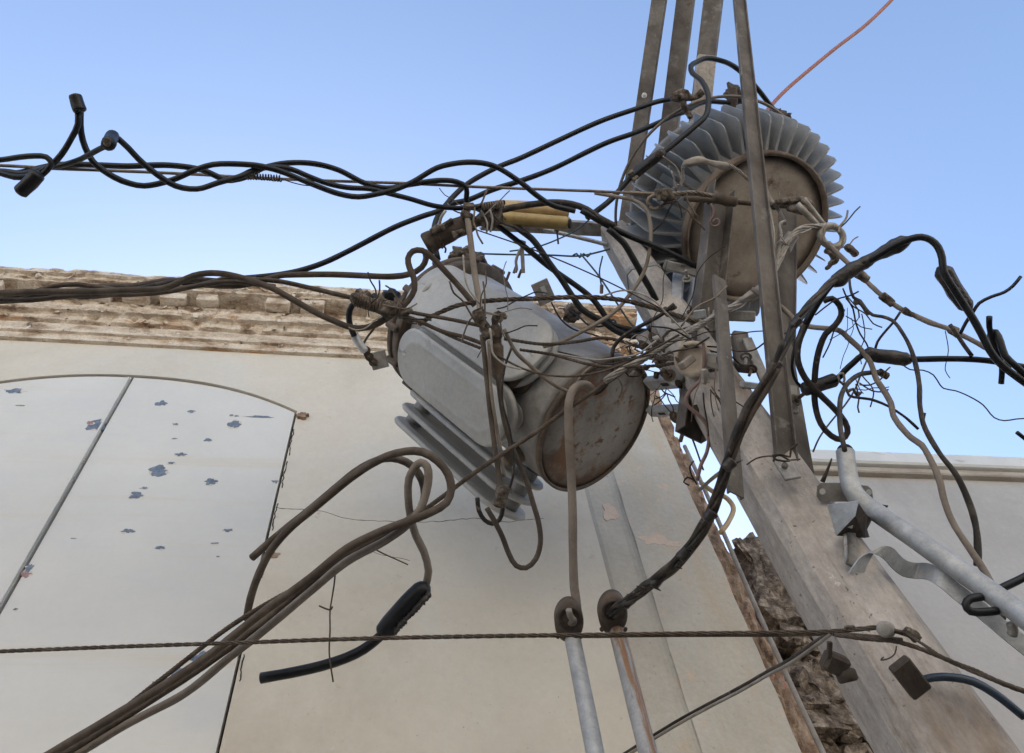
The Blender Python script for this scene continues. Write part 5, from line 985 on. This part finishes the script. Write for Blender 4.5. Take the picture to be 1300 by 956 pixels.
# ---------------------------------------------------------------- galvanised arm at right
ga = thing('galvanised_arm', 'bent galvanised pipe arm running to the lower right in front of the grey building', 'pipe arm', P(1080, 620, 1.93))
c0 = [(1073, 573, 1.90), (1075, 590), (1078, 608), (1082, 622), (1092, 635), (1105, 645, 1.80), (1140, 669), (1180, 697), (1230, 732), (1280, 768), (1330, 805), (1400, 858, 1.35)]
z0 = L3(c0); c = spline(z0, .01); b = MB(); b.add(*tube_mesh(c, .0215, 20, .02)); b.build('pipe', M['galv'], ga, True, world=True)
b = MB(); b.add(*lathe([(.019, .001), (.0185, .003)], 20, P(1073, 573, 1.90), frame(P(1073, 573, 1.90) - P(1075, 590, 1.97)))); b.build('pipe_mouth', M['dark_gap'], ga, False, world=True)
cable('', [(1280, 795, 1.58), (1300, 812), (1330, 832)], 4, M['dullgalv'], name='lower_rail', parent=ga)
br = thing('arm_bracket', 'folded grey bracket with drilled ears clamping the bent pipe arm to the pole', 'bracket', P(1075, 650, 1.9))
HX = frame(TOCAM, cdir(.02, 1, 0))
def plate(pts, z, th, m, name, parent):
    """flat plate traced at one depth"""
    fr_ = [P(x, y, z[i] if isinstance(z, (list, tuple)) else z) for i, (x, y) in enumerate(pts)]; bk = [q - TOCAM * th for q in fr_]; n = len(pts)
    mb = MB(); mb.add(fr_ + bk, [tuple(range(n)), tuple(reversed(range(n, 2 * n)))] + [(i, i + n, (i + 1) % n + n, (i + 1) % n) for i in range(n)]); return mb.build(name, m, parent, False, world=True)
plate([(1038, 617), (1042, 613), (1070, 613), (1102, 617), (1107, 622), (1109, 636), (1104, 642), (1075, 637), (1042, 637), (1037, 630)], 1.855, .004, M['dullgalv'], 'ear_plate', br)
for px, py in ((1044, 624), (1103, 625)): 
    b = MB(); b.add(*lathe([(.007, 0), (.007, .001)], 14, P(px, py, 1.852), frame(TOCAM))); b.build('ear_hole', M['coping'], br, False, world=True)
plate([(1051, 641), (1090, 636), (1086, 655), (1062, 680)], (1.77, 1.70, 1.70, 1.74), .004, M['galv'], 'box_side', br)
plate([(1062, 680), (1086, 655), (1091, 640), (1099, 652), (1107, 660), (1101, 672), (1104, 682), (1098, 683)], (1.74, 1.705, 1.705, 1.74, 1.80, 1.80, 1.80, 1.78), .004, M['darkiron'], 'box_inside', br)
b = MB(); b.add(*bevbox(P(1080, 664, 1.73), (.022, .012, .004), .001, frame(TOCAM, cdir(.3, 1, 0)))); b.build('box_slot', M['coping'], br, False, world=True)
plate([(1106, 636), (1116, 640), (1128, 642), (1126, 645), (1108, 641)], 1.85, .004, M['rim'], 'tab', br)
d_ = P(1081, 717, 1.67) - P(1078, 672, 1.76); b = MB(); b.add(*bevbox(P(1079.5, 696, 1.715), (.012, .032, d_.length), .004, frame(d_, TOCAM))); b.build('stub_pipe', M['dullgalv'], br, True, world=True)
st = thing('bent_strap', 'wavy flat steel strap curving from the pole to the long pipe arm', 'strap', P(1090, 720, 1.83))
sp_ = spline(L3([(1088, 727, 1.62), (1095, 714), (1104, 702), (1116, 698), (1127, 703), (1137, 714), (1148, 722), (1162, 725, 1.68), (1178, 726), (1192, 733), (1215, 752), (1245, 775), (1275, 800), (1310, 828, 1.5)]), .01)
hv = cdir(.25, .35, .9); v = []; T_, N_ = frames(sp_)
for i, p in enumerate(sp_):
    u = i / len(sp_); ax = (cdir(.95, -.1, -.3) * max(0, 1 - u * 3) + cdir(.45, .75, -.45) * min(1, u * 3)).normalized(); nn_ = T_[i].cross(ax).normalized()
    for (a_, h_) in ((-.018, 0), (.018, 0), (.018, .004), (-.018, .004)): v.append(p + ax * a_ + nn_ * h_)
f = [(i * 4 + k, i * 4 + (k + 1) % 4, (i + 1) * 4 + (k + 1) % 4, (i + 1) * 4 + k) for i in range(len(sp_) - 1) for k in range(4)] + [(3, 2, 1, 0)]
b = MB(); b.add(v, f); b.build('strap_bar', M['galv'], st, False, world=True)
o = lump([(1283, 790), (1286, 800), (1284, 808)], 6, M['dullgalv'], 'arm_bolt', None, 1.5, rough=.1); tag(o, 'rounded bolt head under the far right of the pipe arm', 'bolt')
# lower pole hardware
t = thing('pole_clamp', 'dark rusted bolt clamp low on the pole face under the level strand', 'clamp', P(1062, 845, 1.43))
b = MB(); b.add(*bevbox(P(1060, 842, 1.43), (.045, .035, .03), .006, frame(TOCAM, cdir(1, -.45, 0)))); b.build('block', M['darkiron'], t, False, world=True)
b = MB(); b.add(*bevbox(P(1053, 825, 1.42), (.030, .008, .008), .001, frame(TOCAM, cdir(.05, 1, 0)))); b.build('prong', M['darkiron'], t, False, world=True)
b = MB(); b.add(*rod(P(1072, 850, 1.43), P(1078, 866, 1.42), .018, 14)); b.build('stub', M['darkiron'], t, True, world=True)
t = thing('rusted_plate', 'dark square rusted plate low on the pole near the blue cable', 'plate', P(1155, 852, 1.55))
b = MB(); b.add(*bevbox(P(1155, 860, 1.36), (.065, .038, .02), .003, frame(TOCAM, cdir(-.7, .9, 0)))); b.build('block', M['darkiron'], t, False, world=True)

def scatter(name, label, cx, cy, sx, sy, z, n, seed, mats, L=40, ang=None, w=(.6, 1.4)):
    """a loose knot of thin kinked wires hanging together in one place"""
    rs = random.Random(seed); t = thing(name, label, 'wire tangle', P(cx, cy, z))
    for i in range(n):
        x, y = cx + rs.uniform(-sx, sx), cy + rs.uniform(-sy, sy); a = (ang if ang is not None else rs.uniform(0, 6.3)) + rs.uniform(-.5, .5); p = []
        for k in range(rs.randint(4, 6)):
            p.append((x, y)); a += rs.uniform(-.55, .55); d = L * rs.uniform(.25, .5); x += d * math.cos(a); y += d * math.sin(a)
        zz = z + rs.uniform(-.06, .06); cable('', p, rs.uniform(*w), rs.choice(mats), (zz, zz + rs.uniform(-.05, .05)), name='wire', parent=t, seg=5)
    return t
TM = [M['strand'], M['strand2'], M['blackdust'], M['alu']]
scatter('wire_tangle', 'frayed wires splayed round the crusted knot over the tilted transformer', 628, 405, 20, 20, 2.48, 13, 1, TM, 40)
scatter('wire_tangle', 'wires caught on the wrapped grip at the top left of the tilted transformer', 488, 392, 26, 12, 2.66, 9, 2, TM, 30)
scatter('wire_tangle', 'nest of tie wires between the pole brackets and the cup insulator', 852, 430, 36, 28, 2.36, 10, 3, TM, 75)
scatter('wire_tangle', 'thin wires dangling below the big taped splice at the right', 1082, 388, 14, 16, 2.18, 8, 4, [M['blackdust'], M['strand']], 40, 1.4, (.45, 1.0))
scatter('wire_tangle', 'kinked wire ends clustered round the ring right of the brown transformer bottom', 1056, 310, 18, 20, 2.7, 5, 5, TM, 20)
scatter('wire_tangle', 'kinked wire ends on the strand clips left of the brown transformer bottom', 850, 244, 24, 8, 2.87, 9, 6, TM, 28)
scatter('wire_tangle', 'rusty wire ends sprouting beside the lower torpedo splice', 1088, 486, 12, 14, 2.14, 6, 7, [M['crust'], M['strand']], 26, .6)
scatter('wire_tangle', 'loose wires hanging off the hanger bars beside the rusty bottom', 838, 495, 10, 8, 2.6, 8, 8, [M['blackdust'], M['strand']], 24, 1.5, (.4, .9))
scatter('wire_tangle', 'fine wires tied round the taped joint above the tilted transformer', 612, 270, 16, 10, 2.74, 9, 9, TM, 26)
scatter('wire_tangle', 'dusty wires hanging on the pole between the dark channel and the foot plate', 900, 500, 16, 40, 2.18, 7, 10, [M['strand'], M['blackdust'], M['pinkwire']], 50, 1.5, (.5, 1.1))
for i, (lab, pts, w, m_, z_) in enumerate((
    ('slack brown wire swagging from the dark insulator to the pole brackets', [(632, 452), (670, 470), (720, 478), (770, 470), (820, 448), (862, 425)], 1.5, 'strand', (2.5, 2.4)),
    ('thin wire drawn tight from the big sleeve down to the pole collar', [(600, 290), (680, 318), (760, 352), (840, 392), (880, 412)], 1.0, 'blackdust', (2.75, 2.5)),
    ('kinked wire hooking over the top of the rusty bottom plate', [(730, 488), (745, 470), (762, 462), (780, 474), (790, 492), (786, 505)], 1.5, 'strand2', (2.55, 2.6)),
    ('slim black wire from the crimp loop up beside the dark insulator', [(640, 640), (652, 600), (648, 550), (638, 510), (640, 470), (650, 440)], 1.6, 'blackdust', (2.45, 2.45)),
    ('thin wire dropping from the braided strand past the short right channel', [(975, 255), (983, 300), (978, 350), (990, 400), (986, 440)], 1.2, 'alu', (2.75, 2.45)),
    ('fine wire swinging from the lumpy rope to the level black cable', [(1200, 420), (1204, 445), (1200, 470), (1206, 480)], .6, 'blackdust', (2.2, 2.15)),
    ('thin black wire hanging in a bight before the cornice end', [(700, 384), (712, 405), (728, 418), (750, 424), (772, 432)], 1.2, 'black', (3.0, 2.8)))):
    cable(lab, pts, w, M[m_], z_, name='thin_wire', cat='wire', seg=5)

for k, (px, py, z) in enumerate(((944, 62, 3.26), (950, 190, 2.78), (958, 300, 2.5), (977, 450, 2.2), (988, 528, 2.07))):
    pa, pb = P(1002, 596, 1.98), P(937, -30, 3.7); q = P(px, py, z); u = (q - pa).dot(pb - pa) / (pb - pa).length_squared; c = pa.lerp(pb, u); fr = frame(pb - pa, TOCAM)
    b = MB(); b.add(*lathe([(.007, 0), (.007, .0012)], 14, c + fr @ Vector((-.0255, 0, 0)), frame(fr @ Vector((1, 0, 0))))); b.build('bolt_hole', M['dark_gap'], ch4, False, world=True)
